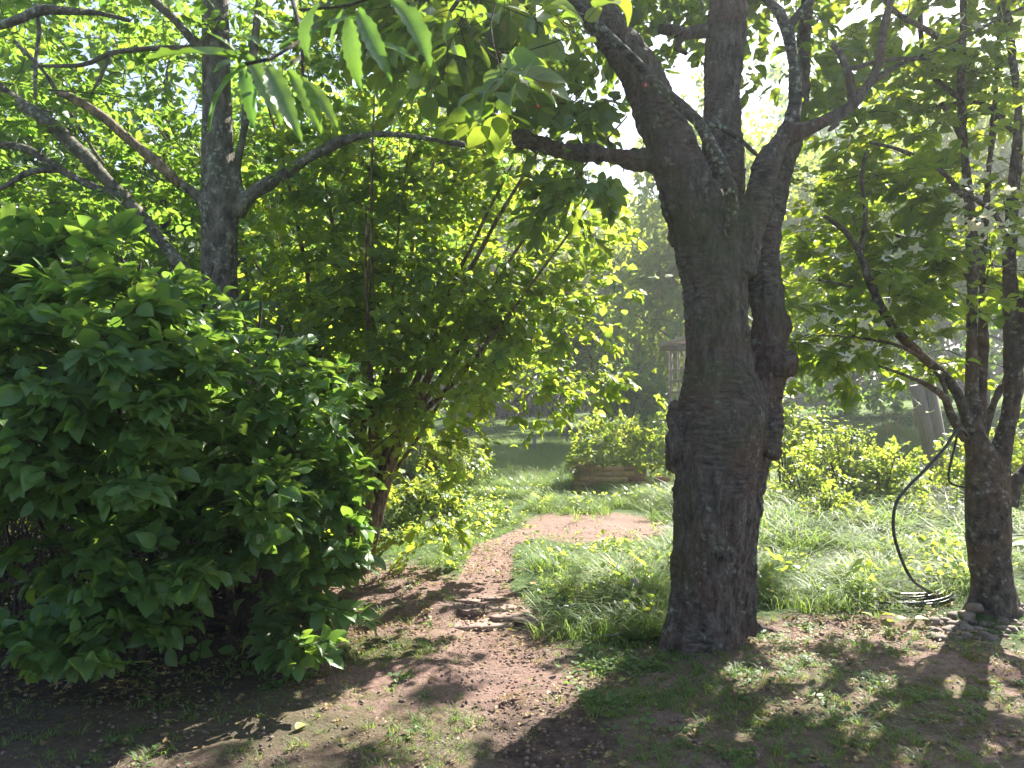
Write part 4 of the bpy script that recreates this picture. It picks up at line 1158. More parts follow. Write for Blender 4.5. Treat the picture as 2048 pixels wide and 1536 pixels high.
# sunlit bushes
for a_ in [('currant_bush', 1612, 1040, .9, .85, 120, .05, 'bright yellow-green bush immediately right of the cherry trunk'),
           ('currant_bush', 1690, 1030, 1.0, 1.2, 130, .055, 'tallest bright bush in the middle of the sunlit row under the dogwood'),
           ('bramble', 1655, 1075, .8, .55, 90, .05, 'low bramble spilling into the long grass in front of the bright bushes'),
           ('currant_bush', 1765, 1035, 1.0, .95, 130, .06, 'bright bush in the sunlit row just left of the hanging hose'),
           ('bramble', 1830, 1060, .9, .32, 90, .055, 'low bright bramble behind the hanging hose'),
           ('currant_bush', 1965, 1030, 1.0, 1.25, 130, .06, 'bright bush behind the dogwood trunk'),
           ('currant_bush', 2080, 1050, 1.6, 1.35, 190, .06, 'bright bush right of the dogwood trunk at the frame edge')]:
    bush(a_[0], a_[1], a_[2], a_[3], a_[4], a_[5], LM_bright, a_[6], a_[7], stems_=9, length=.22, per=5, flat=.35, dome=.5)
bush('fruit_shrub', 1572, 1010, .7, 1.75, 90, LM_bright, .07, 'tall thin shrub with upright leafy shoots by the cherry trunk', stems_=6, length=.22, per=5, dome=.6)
def weed(px_, py_, h, label):
    c = G(px_, py_); t = thing('tall_weed', c, label, 'plant', 'tall leafy weeds among the sunlit bushes')
    b = MB(); P0 = []; DD = []; NN = []; ZZ = []
    for k in range(4):
        e = c + np.array([R.randn() * .12, R.randn() * .1, h * R.uniform(.7, 1.05)])
        q, _ = add_tube(b, [c + R.randn(3) * [.05, .05, 0], (c + e) / 2 + [.02, 0, .03], e], [.004, .003, .0015], sides=4, step=.06)
        for i, p_ in enumerate(q[3:]):
            for sg in (0, math.pi):
                a_ = i * 1.57 + sg + k; P0.append(p_); DD.append([math.cos(a_), math.sin(a_), .35]); NN.append([0, 0, 1.0]); ZZ.append(.085 * (1 - .55 * i / max(1, len(q) - 3)))
    link('stem', b.mesh('stem', True), t, LM_mid)
    put_leaves(t, np.array(P0), np.array(DD, float), np.array(NN) + R.randn(len(NN), 3) * .25, np.array(ZZ), 'mid', LM_bright, 'foliage')
for a_ in [(1668, 1030, 1.45, 'tall leafy weed nearest the cherry trunk, above the bright bushes'), (1712, 1035, 1.3, 'tall leafy weed beside the bent seed stalk'), (1745, 1040, 1.15, 'shorter leafy weed in the middle of the sunlit bushes'), (1635, 1040, 1.2, 'leafy weed in front of the thin upright shrub'), (1790, 1040, .8, 'small leafy weed just left of the poles'), (1905, 1060, .7, 'leafy weed between poles and dogwood trunk'), (905, 1010, .8, 'leafy weed beside the round bush left of the grass path')]:
    weed(*a_)
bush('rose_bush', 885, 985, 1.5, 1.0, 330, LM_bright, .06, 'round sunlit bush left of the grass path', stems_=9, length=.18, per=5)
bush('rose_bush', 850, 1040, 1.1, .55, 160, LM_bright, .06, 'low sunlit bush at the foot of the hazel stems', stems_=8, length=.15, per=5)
bush('elder_shrub', 1255, 905, 2.2, 2.6, 300, LM_mid, .10, 'airy grey-green shrub with bare stems behind the raised bed', stems_=8, length=.3, per=5, dome=.62)

# ------------------------------------------------------------------ raised bed, bricks, lattice, posts
def raised_bed():
    c = G(1222, 985); c[1] += .25
    t = thing('raised_bed', c, 'curved raised bed of stained planks overgrown with squash and grass left of the cherry trunk', 'planter')
    Yc = c[1]; z0 = float(gh(c[0], Yc))
    pts = []
    for k in range(9):
        a_ = math.radians(200 + 17.5 * k)
        pts.append((c[0] + .62 * math.cos(a_), Yc + .45 * math.sin(a_)))
    for r_ in range(5):
        for k in range(8):
            (xa, ya), (xb, yb) = pts[k], pts[k + 1]
            b = MB(); ln = math.hypot(xb - xa, yb - ya)
            b.box([0, 0, 0], [ln * .985, .025 + .004 * (k % 2), .086])
            o = link('plank', b.mesh('plank'), t, M_plank)
            o.location = Vector(((xa + xb) / 2 - c[0], (ya + yb) / 2 - c[1], .045 + .09 * r_))
            o.rotation_euler = (0, 0, math.atan2(yb - ya, xb - xa) + .02 * math.sin(k + r_))
    b = MB(); n = 24
    V = [[c[0] + .6 * math.cos(i * 2 * math.pi / n), Yc + .43 * math.sin(i * 2 * math.pi / n), z0 + .36] for i in range(n)] + [[c[0], Yc, z0 + .42]]
    b.add(V, None, [[i, (i + 1) % n, n] for i in range(n)])
    link('soil', b.mesh('soil'), t, simple_mat('dark_compost', (.03, .02, .015), (.08, .055, .04), (30, 30, 30)))
    # trailing plants in the bed
    T = np.stack([c[0] + R.uniform(-.5, 1.1, 240), Yc + R.uniform(-.4, .5, 240), z0 + .4 + R.rand(240) ** 1.5 * .8], 1)
    pt = thing('squash_plant', c + [0, 0, .38], 'sprawling plants with big leaves and dry stalks growing out of the raised bed', 'plant')
    nodes_ = np.array([c + [0, 0, .4], c + [.4, 0, .45], c + [-.3, 0, .42], c + [.8, 0, .5]])
    plant_foliage(pt, nodes_, T, 'mid', LM_bright, .16, 5, .07, carve=False, flat=.4)
    q = []; A = []; Bq = []
    for k in range(70):
        s0 = c + np.array([R.uniform(-.6, -.1), -.42 + R.uniform(-.05, .1), .44 + R.uniform(-.03, .05)])
        e = s0 + np.array([R.uniform(-.25, .12), R.uniform(-.1, .1), R.uniform(-.12, .14)])
        A.append(s0); Bq.append(e)
    b = MB(); add_sticks(b, np.array(A), np.array(Bq), .005, .003)
    o = link('dry_stalks', b.mesh('dry_stalks'), pt, LM_dry); tag(o, kind='stuff')
raised_bed()
bw = G(1300, 992); bw[1] += .2
BW = thing('brick_edging', bw, 'low broken stack of red bricks in the grass right of the plank bed', 'brick wall')
bm_ = MB(); bm_.box([0, 0, 0], [.215, .1, .063]); bme = bm_.mesh('brick')
for r_ in range(4):
    for k in range(4):
        if (r_ == 3 and k in (1, 3)) or (r_ == 2 and k == 3): continue
        o = bpy.data.objects.new('brick', bme); COL.objects.link(o); o.parent = BW
        if not bme.materials: bme.materials.append(M_brick)
        o.location = (-.32 + .225 * k + (.11 if r_ % 2 else 0), .01 * math.sin(k * 5 + r_), .03 + .072 * r_)
        o.rotation_euler = (0, .02 * math.sin(k), .06 * math.sin(k * 3 + r_ * 2))

def lattice():
    Yl = 14.0
    a0 = P(1342, 700, Yl); base = np.array([a0[0] + .25, Yl, float(gh(a0[0], Yl))])
    t = thing('garden_trellis', base, 'pale timber lattice arch with sloping roof boards half hidden behind the cherry trunk', 'trellis')
    zt = a0[2]; zb = base[2]
    def bar(name, p0, p1, w_, d_):
        b = MB(); p0 = np.asarray(p0); p1 = np.asarray(p1); dd = nrm(p1 - p0)
        s_ = nrm(np.cross(dd, [0, 1.0, 0])); f = np.cross(s_, dd); V = []
        for e in (p0, p1):
            for x_, y_ in ((-1, -1), (1, -1), (1, 1), (-1, 1)): V.append(e + s_ * x_ * w_ / 2 + f * y_ * d_ / 2)
        b.add(V, [[0, 1, 2, 3], [7, 6, 5, 4], [0, 4, 5, 1], [1, 5, 6, 2], [2, 6, 7, 3], [3, 7, 4, 0]])
        link(name, b.mesh(name), t, M_lattice)
    xl = a0[0]
    for x_, w_ in ((xl, .06), (xl + .14, .04), (xl + .27, .04), (xl + .42, .06), (xl + 1.3, .06)):
        bar('post', (x_, Yl, zb - .1), (x_, Yl, zt), w_, .05)
    for k in range(7):
        z_ = zt - .35 - .2 * k
        bar('slat', (xl - .02, Yl - .045, z_ - .03), (xl + .5, Yl - .045, z_ + .03), .035, .02)
    bar('beam', (xl - .22, Yl - .05, zt + .03), (xl + 1.6, Yl - .05, zt + .03), .10, .04)
    bar('rafter', (xl - .26, Yl - .1, zt + .07), (xl + .55, Yl - .1, zt + .33), .06, .04)
    bar('rafter', (xl + .55, Yl - .1, zt + .33), (xl + 1.7, Yl - .1, zt + .05), .06, .04)
    for k in range(3):
        bar('roof_board', (xl - .15 + .18 * k, Yl + .02, zt + .12 + .055 * k), (xl + .5, Yl + .02, zt + .14 + .055 * k), .05, .02)
lattice()

def post(name, px, py, top_py, hw, m_, label, top_px=None, cat='post', dY=0):
    c = G(px, py); t = thing(name, c, label, cat)
    Yp = c[1]; tp = P(top_px if top_px is not None else px, top_py, Yp + dY)
    r = hw / F * Yp
    b = MB(); add_tube(b, [c - [0, 0, .1], (c + tp) / 2, tp, tp + nrm(tp - c) * .004], [r, r, r, r * .75], sides=10, step=.5, wob=.003)
    link('post_shaft', b.mesh('post_shaft', False), t, m_)
post('marker_post', 1013, 1040, 1014, 4.2, M_wood, 'short grey wooden peg at the fork of the path')
post('marker_post', 1270, 1215, 1158, 7.5, M_wood, 'short cut stake in the long grass left of the cherry trunk')
post('fence_post', 1069, 912, 874, 3.6, M_wood, 'slim grey post alone in the tall meadow grass')
post('fence_post', 1331, 925, 865, 4.5, M_wood, 'weathered post beside the raised bed left of the cherry trunk')
post('garden_stake', 1537, 985, 860, 3.4, M_wood, 'brown upright garden stake nearest the right side of the cherry trunk')
post('garden_stake', 1556, 975, 820, 1.8, BK_twig, 'thin dark cane standing right of the brown garden stake')
post('timber_pole', 1885, 1010, 770, 14, M_pole, 'left one of two leaning timber poles behind the dogwood', top_px=1833)
post('timber_pole', 1900, 1010, 755, 15, M_pole, 'right one of two leaning timber poles touching its darker neighbour', top_px=1852, dY=.02)
# pale board fence fragment on the left
bfp = G(832, 985)
BF = thing('board_fence', bfp, 'short pale board fence glimpsed between hazel stems and sunlit bush', 'fence')
for k in range(5):
    b = MB(); b.box([0, 0, .42], [.095, .02, .84 - .03 * (k % 2)])
    o = link('board', b.mesh('board'), BF, M_lattice); o.location = (-.22 + .11 * k, .01 * math.sin(k * 3), 0); o.rotation_euler = (0, .02 * math.sin(k * 2), .05)
b = MB(); b.box([0, .03, .6], [.6, .03, .07]); o = link('rail', b.mesh('rail'), BF, M_lattice); o.location = (0, 0, 0)
# log pile beyond the meadow
lp = at(1212, 52)
LP = thing('log_pile', lp, 'brown stack of split logs at the foot of the wood', 'log pile')
for r_ in range(4):
    for k in range(5 - r_ % 2):
        b = MB(); add_tube(b, [[-1.0 + .1 * R.randn(), 0, 0], [1.0 + .1 * R.randn(), 0, 0]], [.13, .12], sides=7, step=1)
        o = link('log', b.mesh('log'), LP, BK_pale); o.location = (.05 * R.randn(), -.5 + .25 * k, .14 + .24 * r_)

# ------------------------------------------------------------------ hoses
hc = G(1812, 1198)
HS = thing('garden_hose', hc, 'black garden hose hanging from the dogwood and coiled on the ground before it', 'hose')
b = MB()
hd = D1 - .12
pts = [P(x, y, q) for x, y, q in ((1935, 870, hd - .02), (1917, 857, hd - .06), (1890, 895, hd - .08), (1850, 940, hd - .1), (1812, 978, hd - .1), (1791, 1010, hd - .1), (1787, 1060, hd - .1), (1800, 1110, hd - .1), (1825, 1160, hd - .05))]
e0 = G(1862, 1198); pts.append(e0 + [0, 0, .05])
add_tube(b, pts, [.011] * len(pts), sides=8, step=.04)
pts = [P(x, y, q) for x, y, q in ((1917, 857, hd - .05), (1908, 900, hd - .03), (1897, 950, hd), (1904, 968, hd + .05), (1930, 975, hd + .1))]
add_tube(b, pts, [.008] * 5, sides=7, step=.04)
link('hanging_length', b.mesh('hanging_length', True), HS, M_hose)
b = MB(); pts = [e0 + [0, 0, .03]]
for k in range(6 * 14 + 5):
    a_ = k * 2 * math.pi / 14; lo = k / 14
    rx = .30 + .07 * math.sin(lo * 2.2); ry = .26 + .06 * math.cos(lo * 1.7)
    x_ = hc[0] + rx * math.cos(a_) + .05 * math.sin(lo * 3.1); y_ = hc[1] + .08 + ry * math.sin(a_) + .04 * math.cos(lo * 2.3)
    pts.append(np.array([x_, y_, float(gh(x_, y_)) + .018 + .012 * lo * .6 + .01 * math.sin(a_ * 2 + lo)]))
for x, y in ((1740, 1200), (1700, 1199), (1660, 1205), (1620, 1212)):
    q_ = G(x, y); pts.append(q_ + [0, 0, .02])
add_tube(b, pts, [.009] * len(pts), sides=7, step=.06)
link('coil', b.mesh('coil', True), HS, M_hose)
wp = [G(x, y) + [0, 0, z_] for x, y, z_ in ((1108, 1222, .02), (1140, 1228, .05), (1156, 1240, .06), (1162, 1262, .05), (1176, 1276, .03), (1215, 1280, .03), (1262, 1274, .04), (1312, 1262, .02))]
b = MB(); add_tube(b, [p - wp[0] for p in wp], [.007] * len(wp), sides=7, step=.03)
WH = link('thin_hose', b.mesh('thin_hose', True), None, M_wire); WH.location = wp[0]
tag(WH, 'thin grey hose looping through the grass between path and cherry trunk', 'hose')

# ------------------------------------------------------------------ stones
def rock_mesh(name, sx, sy, sz_, seed, flat_top=False, n=10):
    V = []; Q = []
    for i in range(n + 1):
        th = math.pi * i / n
        for j in range(14):
            ph = 2 * math.pi * j / 14
            V.append([math.sin(th) * math.cos(ph), math.sin(th) * math.sin(ph), math.cos(th)])
    V = np.array(V)
    V = np.sign(V) * np.abs(V) ** .8
    V = V * (1 + .16 * noise(V * 1.5 + seed, seed))[:, None] * (1 + .04 * noise(V * 5 + seed, seed))[:, None]
    if flat_top: V[:, :2] *= (1 + .35 * noise(V * np.array([1.2, 1.2, 0]) + seed, seed + 3))[:, None]; V[:, 2] = np.clip(V[:, 2], -.6, .45) + .12 * noise(V * 3, seed)
    for i in range(n):
        for j in range(14):
            Q.append([i * 14 + j, (i + 1) * 14 + j, (i + 1) * 14 + (j + 1) % 14, i * 14 + (j + 1) % 14])
    return mesh_np(name, V * np.array([sx, sy, sz_]), [np.array(Q)], True)
rocks = [rock_mesh('stone', .042, .033, .026, k) for k in range(5)]
for r_ in rocks: r_.materials.append(M_stone)
STL = {2: 'stone at the left tip of the top row of the heap under the dogwood', 14: 'outermost left stone of the heap, nearest the hose coil', 28: 'outermost left stone of the third row of the dogwood heap', 42: 'front left stone of the dogwood heap', 53: 'front stone of the heap at the right frame edge', 48: 'front stone of the heap straight below the dogwood trunk'}
for i in range(54):
    x = 1862 + (i % 14) * 15 + R.uniform(-6, 6); y = 1232 + (i // 14) * 15 + R.uniform(-5, 5) - .0006 * (x - 1985) ** 2 * 0
    if x < 1900 and y < 1240: continue
    p = G(x, y)
    o = bpy.data.objects.new('stone', rocks[i % 5]); COL.objects.link(o)
    s_ = R.uniform(.55, 1.25) * (1.3 if i % 11 == 0 else 1)
    o.location = p + [0, 0, .006]; o.scale = (s_, s_, s_); o.rotation_euler = (R.uniform(-.3, .3), R.uniform(-.3, .3), R.uniform(0, 6))
    tag(o, 'rounded brown fieldstone in the low heap at the foot of the dogwood', 'stone', 'fieldstones heaped at the dogwood foot')
    if i in STL: o['label'] = STL[i]
o.location = G(1950, 1237) + np.array([0, 0, .05]); o.scale = (1.7, 1.5, 1.3); o['label'] = 'largest pale greenish stone on top of the heap under the dogwood'
slabs = [(905, 1222, .10, .06), (948, 1218, .16, .08), (1002, 1214, .13, .07), (960, 1246, .24, .09), (1025, 1242, .12, .07), (1066, 1246, .15, .07), (935, 1200, .10, .06), (985, 1196, .12, .05)]
slab_labels = ['small slab at the left end of the stone step', 'slab behind the longest one on the left of the stone step', 'slab in the middle of the second row of the stone step', 'longest slab at the front edge of the stone step', 'short slab at the middle of the front edge of the step', 'slab over the dark hollow at the right end of the step', 'small sunlit slab at the back left of the stone step', 'sunlit slab at the back of the stone step']
for k, ((x, y, a_, b_), lab) in enumerate(zip(slabs, slab_labels)):
    me = rock_mesh('step_slab', a_, b_, .035, 20 + k, True); me.materials.append(M_flag)
    o = link('step_slab', me); p = G(x, y); o.location = p + [0, .02, -.012]; o.rotation_euler = (.05 * math.sin(k), .04 * math.cos(k), .15 * math.sin(k * 2))
    tag(o, lab, 'paving stone', 'flat stones of the low step across the path')

# ------------------------------------------------------------------ grass, ground cover and litter (instanced)
def tuft(name, n, h, spread, wid, lean, m_, seed):
    r = np.random.RandomState(seed)
    V = []; Q = []; T = []; ti = []
    for k in range(n):
        a_ = r.rand() * 6.283; rr = spread * math.sqrt(r.rand())
        bx_, by_ = rr * math.cos(a_), rr * math.sin(a_)
        la = a_ + r.randn() * .8; hh = h * r.uniform(.5, 1.15); ln = lean * r.uniform(.3, 1.5) * hh
        dx, dy = math.cos(la), math.sin(la); wx, wy = -dy * wid * .5, dx * wid * .5
        i0 = len(V)
        for t_, ww in ((0, 1), (.4, .9), (.75, .6)):
            cx = bx_ + dx * ln * t_ ** 2; cy = by_ + dy * ln * t_ ** 2; cz = hh * (t_ - .3 * lean * t_ * t_)
            V += [[cx - wx * ww, cy - wy * ww, cz], [cx + wx * ww, cy + wy * ww, cz]]
        V.append([bx_ + dx * ln * 1.1, by_ + dy * ln * 1.1, hh * (1 - .42 * lean)])
        Q += [[i0, i0 + 1, i0 + 3, i0 + 2], [i0 + 2, i0 + 3, i0 + 5, i0 + 4]]; T.append([i0 + 4, i0 + 5, i0 + 6])
        ti += [r.rand()] * 7
    me = mesh_np(name, np.array(V), [np.array(Q), np.array(T)], False, np.array(ti))
    me.materials.append(m_)
    return me
def flat_leaves(name, n, size, spread, zmax, kind, m_, seed, up=.5):
    r = np.random.RandomState(seed)
    pos = np.stack([r.randn(n) * spread, r.randn(n) * spread, r.rand(n) * zmax], 1)
    a_ = r.rand(n) * 6.283
    d = np.stack([np.cos(a_), np.sin(a_), r.uniform(-.15, up, n)], 1)
    nn = np.stack([r.randn(n) * .3, r.randn(n) * .3, np.ones(n)], 1)
    me = leaves_mesh(name, pos, d, nn, size * r.uniform(.6, 1.3, n), kind, r.rand(n))
    me.materials.append(m_)
    return me

def scatter(name, protos, pts, scales, label=None):
    """one object that draws the little meshes on its points"""
    lib = bpy.data.collections.new(name + '_shapes')
    for k, me in enumerate(protos):
        o = bpy.data.objects.new(name + '_shape', me); lib.objects.link(o)
    me = bpy.data.meshes.new(name)
    n = len(pts)
    me.vertices.add(n); me.vertices.foreach_set('co', np.asarray(pts, np.float32).ravel())
    rot = np.stack([R.randn(n) * .08, R.randn(n) * .08, R.rand(n) * 6.283], 1).astype(np.float32)
    at_ = me.attributes.new('rot', 'FLOAT_VECTOR', 'POINT'); at_.data.foreach_set('vector', rot.ravel())
    at_ = me.attributes.new('scl', 'FLOAT', 'POINT'); at_.data.foreach_set('value', np.asarray(scales, np.float32))
    at_ = me.attributes.new('idx', 'INT', 'POINT'); at_.data.foreach_set('value', R.randint(0, len(protos), n).astype(np.int32))
    o = bpy.data.objects.new(name, me); COL.objects.link(o)
    ng = bpy.data.node_groups.new(name, 'GeometryNodeTree')
    ng.interface.new_socket('Geometry', in_out='INPUT', socket_type='NodeSocketGeometry')
    ng.interface.new_socket('Geometry', in_out='OUTPUT', socket_type='NodeSocketGeometry')
    gi = ng.nodes.new('NodeGroupInput'); go = ng.nodes.new('NodeGroupOutput')
    ip = ng.nodes.new('GeometryNodeInstanceOnPoints'); ci = ng.nodes.new('GeometryNodeCollectionInfo')
    ci.inputs['Collection'].default_value = lib; ci.inputs['Separate Children'].default_value = True; ci.inputs['Reset Children'].default_value = True
    def na(nm, ty):
        x = ng.nodes.new('GeometryNodeInputNamedAttribute'); x.data_type = ty; x.inputs['Name'].default_value = nm; return x.outputs['Attribute']
    ng.links.new(gi.outputs[0], ip.inputs['Points']); ng.links.new(ci.outputs[0], ip.inputs['Instance'])
    ip.inputs['Pick Instance'].default_value = True
    ng.links.new(na('idx', 'INT'), ip.inputs['Instance Index'])
    e2r = ng.nodes.new('FunctionNodeEulerToRotation'); ng.links.new(na('rot', 'FLOAT_VECTOR'), e2r.inputs[0]); ng.links.new(e2r.outputs[0], ip.inputs['Rotation'])
    ng.links.new(na('scl', 'FLOAT'), ip.inputs['Scale'])
    ng.links.new(ip.outputs[0], go.inputs[0])
    md = o.modifiers.new('scatter', 'NODES'); md.node_group = ng
    tag(o, kind='stuff')
    return o

def ground_pts(n, x0, x1, y0, y1, dens):
    x = R.uniform(x0, x1, n); y = R.uniform(y0, y1, n)
    a_, b_, dp = proj(np.stack([x, y, 0 * x], 1))
    k = (R.rand(n) < dens(a_, b_, x, y)) & (dp > .5)
    x, y = x[k], y[k]
    return np.stack([x, y, gh(x, y)], 1), a_[k], b_[k]
def clump(x, y, f=2.0, s=4): return np.clip(.55 + .9 * noise(np.stack([x * f, y * f, 0 * x], -1), s), 0, 1)
tall = [tuft('grass_tuft', 18, .27, .05, .005, 1.15, LM_grass, 100 + k) for k in range(5)]
short = [tuft('grass_tuft', 10, .06, .03, .004, 1.0, LM_grass, 120 + k) for k in range(4)]
def near_tree(x, y):
    return np.minimum(np.hypot(x - cb[0], y - cb[1]), np.hypot(x - db[0], y - db[1])) < .32
p, a_, b_ = ground_pts(60000, -3, 6.5, 5.0, 13, lambda a, b, x, y: lush_mask(a, b) * clump(x, y) * (~near_tree(x, y)))
tall += [tuft('dry_tuft', 5, .25, .05, .004, 1.2, LM_dry, 190)] + [flat_leaves('weed', 12, .05, .05, .16, 'mid', LM_bright, 191, 1.0)]
scatter('long_grass', tall, p, R.uniform(.5, 1.35, len(p)) * np.where((a_ > 980) & (a_ < 1345) & (b_ > 1060) & (b_ < 1150), .38, 1) * np.where((a_ < 1060) & (b_ > 1000), .5, 1) * (.55 + .6 * clump(p[:, 0], p[:, 1], 3.3, 77)))
p, a_, b_ = ground_pts(9000, 2.4, 7.5, 7.2, 11, lambda a, b, x, y: .5 * clump(x, y, 2.5, 31) * ((a < 1805) | (a > 1905)))
scatter('wild_grass', tall[:6], p, R.uniform(1.0, 2.5, len(p)))
p, a_, b_ = ground_pts(60000, -9, 14, 12.5, 30, lambda a, b, x, y: (.45 + .55 * clump(x, y, .8)) * (a > -100) * (a < 2150))
scatter('meadow_grass', tall[:6], p, R.uniform(.7, 1.7, len(p)))
p, a_, b_ = ground_pts(60000, -16, 28, 28, 56, lambda a, b, x, y: .5 * (a > 500) * (a < 2100))
scatter('mown_grass', short, p, R.uniform(1.0, 2.0, len(p)))
p, a_, b_ = ground_pts(60000, -3.5, 5, 2.6, 7, lambda a, b, x, y: np.clip((.06 + .17 * blob(a, b, 1660, 1440, 460, 150, .4) + .35 * blob(a, b, 900, 1480, 160, 50, .5) + .3 * blob(a, b, 760, 1300, 130, 30, .4) + .5 * blob(a, b, 1230, 1380, 140, 90, .4)) * (1 - .93 * path_mask(a, b)) * clump(x, y, 3.5), 0, 1))
scatter('short_grass', short, p, R.uniform(.5, 1.2, len(p)))
p, a_, b_ = ground_pts(26000, -3.5, 5, 2.6, 7, lambda a, b, x, y: np.clip((.4 * blob(a, b, 1620, 1420, 480, 160, .4) + .25 * blob(a, b, 700, 1310, 150, 40, .5)) * clump(x, y, 5, 6) ** 2, 0, 1))
scatter('moss', [tuft('moss_tuft', 14, .022, .022, .004, .8, leaf_mat('moss_sprig', (.07, .09, .02), (.14, .15, .04), (.3, .3, .04), .3, .7), 140 + k) for k in range(3)], p, R.uniform(.6, 1.4, len(p)))
cov = [flat_leaves('clover', 9, .022, .022, .03, 'roundmid', LM_shrub, 150 + k) for k in range(4)]
p, a_, b_ = ground_pts(30000, -3.5, 5, 2.6, 7.5, lambda a, b, x, y: np.clip((.03 + .08 * blob(a, b, 1660, 1420, 460, 160, .4) + .9 * blob(a, b, 1240, 1370, 100, 45, .5) + .3 * blob(a, b, 480, 1370, 200, 40, .5) + .5 * blob(a, b, 1600, 1225, 140, 30, .5)) * (1 - .9 * path_mask(a, b)) * clump(x, y, 4, 11) ** 2, 0, 1))
scatter('ground_cover', cov, p, R.uniform(.6, 1.5, len(p)))
herb = [flat_leaves('herb', 14, .05, .05, .14, 'mid', LM_bright, 160 + k, 1.2) for k in range(4)]
p, a_, b_ = ground_pts(14000, -2.5, 6.5, 5.3, 12, lambda a, b, x, y: np.clip((.5 * blob(a, b, 1780, 1130, 200, 60, .4) + .35 * blob(a, b, 880, 1060, 110, 60, .4) + .06 * lush_mask(a, b)) * clump(x, y, 3, 17), 0, 1) * (~near_tree(x, y)))
scatter('low_herbs', herb, p, R.uniform(.6, 1.4, len(p)))
lit = [flat_leaves('litter', 5, .03, .03, .006, 'mid', LM_dry, 170 + k, .25) for k in range(4)] + [flat_leaves('litter', 7, .014, .03, .004, 'tiny', LM_dry, 180, .2)]
p, a_, b_ = ground_pts(24000, -3.6, 4.5, 2.6, 8, lambda a, b, x, y: np.clip(.08 + .4 * blob(a, b, 250, 1340, 420, 70, .5) + .5 * blob(a, b, 740, 1220, 160, 80, .4) + .2 * path_mask(a, b) + .3 * blob(a, b, 1700, 1260, 260, 40, .5) + .25 * blob(a, b, 1700, 1400, 420, 140, .5), 0, 1) * clump(x, y, 3, 23))
p[:, 2] += .012
scatter('leaf_litter', lit, p, R.uniform(.4, 1.1, len(p)))
peb = [rock_mesh('pebble', .009, .007, .005, 40 + k, n=4) for k in range(3)]
for q in peb: q.materials.append(M_stone)
crumb_mat = simple_mat('soil_crumb', (.10, .068, .052), (.27, .19, .15), (40, 40, 40), .95)
crumb = [rock_mesh('crumb', .010, .008, .006, 60 + k, n=4) for k in range(3)]
for q in crumb: q.materials.append(crumb_mat)
p, a_, b_ = ground_pts(30000, -3.6, 4.5, 2.6, 8, lambda a, b, x, y: np.clip(.06 + .45 * soil_mask(a, b), 0, 1) * clump(x, y, 4, 66))
p[:, 2] += .004
scatter('soil_crumbs', crumb, p, R.uniform(.25, 1.15, len(p)) ** 1.6)
p, a_, b_ = ground_pts(9000, -3.6, 4.5, 2.6, 9, lambda a, b, x, y: np.clip(.08 + .5 * soil_mask(a, b), 0, 1))
p[:, 2] += .006
scatter('gravel', peb, p, R.uniform(.3, 1.3, len(p)))
A = []; Bq = []
p, a_, b_ = ground_pts(1500, -3.4, 4.2, 2.8, 7.5, lambda a, b, x, y: .25 + .5 * (a > 1400) * (b < 1340))
for q in p:
    an = R.rand() * 6.28; ln = R.uniform(.03, .14)
    A.append(q + [0, 0, .012]); Bq.append(q + np.array([math.cos(an) * ln, math.sin(an) * ln, R.uniform(.01, .03)]))
b = MB(); add_sticks(b, np.array(A), np.array(Bq), .002, .001)
o = link('twig_litter', b.mesh('twig_litter'), None, BK_pale); tag(o, kind='stuff')

# single fallen leaves one can pick out
fal = [(592, 1468, .075, 'largest yellow-green fallen leaf on the bare soil at bottom centre left', 0), (95, 1494, .06, 'orange-brown fallen leaf near the bottom left corner', 1), (140, 1448, .05, 'small brown leaf above the orange-brown one at bottom left', 1), (335, 1454, .045, 'pale yellow curled leaf on the dark soil left of the green leaf', 0),
       (315, 1500, .06, 'green oval leaf lying flat near the bottom edge', 2), (1565, 1412, .04, 'pale green leaf on the moss between two sun streaks', 2), (1780, 1320, .04, 'whitish leaf on the shaded moss below the stones', 0), (1240, 1372, .05, 'yellow leaf at the right edge of the path', 0),
       (1012, 1266, .05, 'pale curled leaf just below the stone step', 0), (480, 1365, .05, 'tan fallen leaf below the black dome', 1), (390, 1340, .05, 'ochre fallen leaf at the shrub foot', 1), (1500, 1385, .06, 'long dry leaf on the roots below the cherry trunk', 1),
       (1700, 1480, .05, 'dry brown leaf in the moss at lower right', 1), (870, 1368, .05, 'tan leaf in the middle of the bare path', 1), (690, 1485, .05, 'tan curled leaf on the soil near the bottom edge', 1), (1880, 1400, .05, 'grey-green leaf on the moss at far right', 2)]
for x, y, s_, lab, kx in fal:
    me = template_mesh('fallen_leaf', 'ovate', (LM_fallen, LM_dry, LM_shrub)[kx], 1.6)
    o = bpy.data.objects.new('fallen_leaf', me); COL.objects.link(o)
    o.location = G(x, y) + np.array([0, 0, .022]); o.scale = (s_,) * 3; o.rotation_euler = (R.uniform(-.25, .35), R.uniform(-.3, .3), R.uniform(0, 6.28))
    tag(o, lab, 'leaf', 'fallen leaves on the ground')

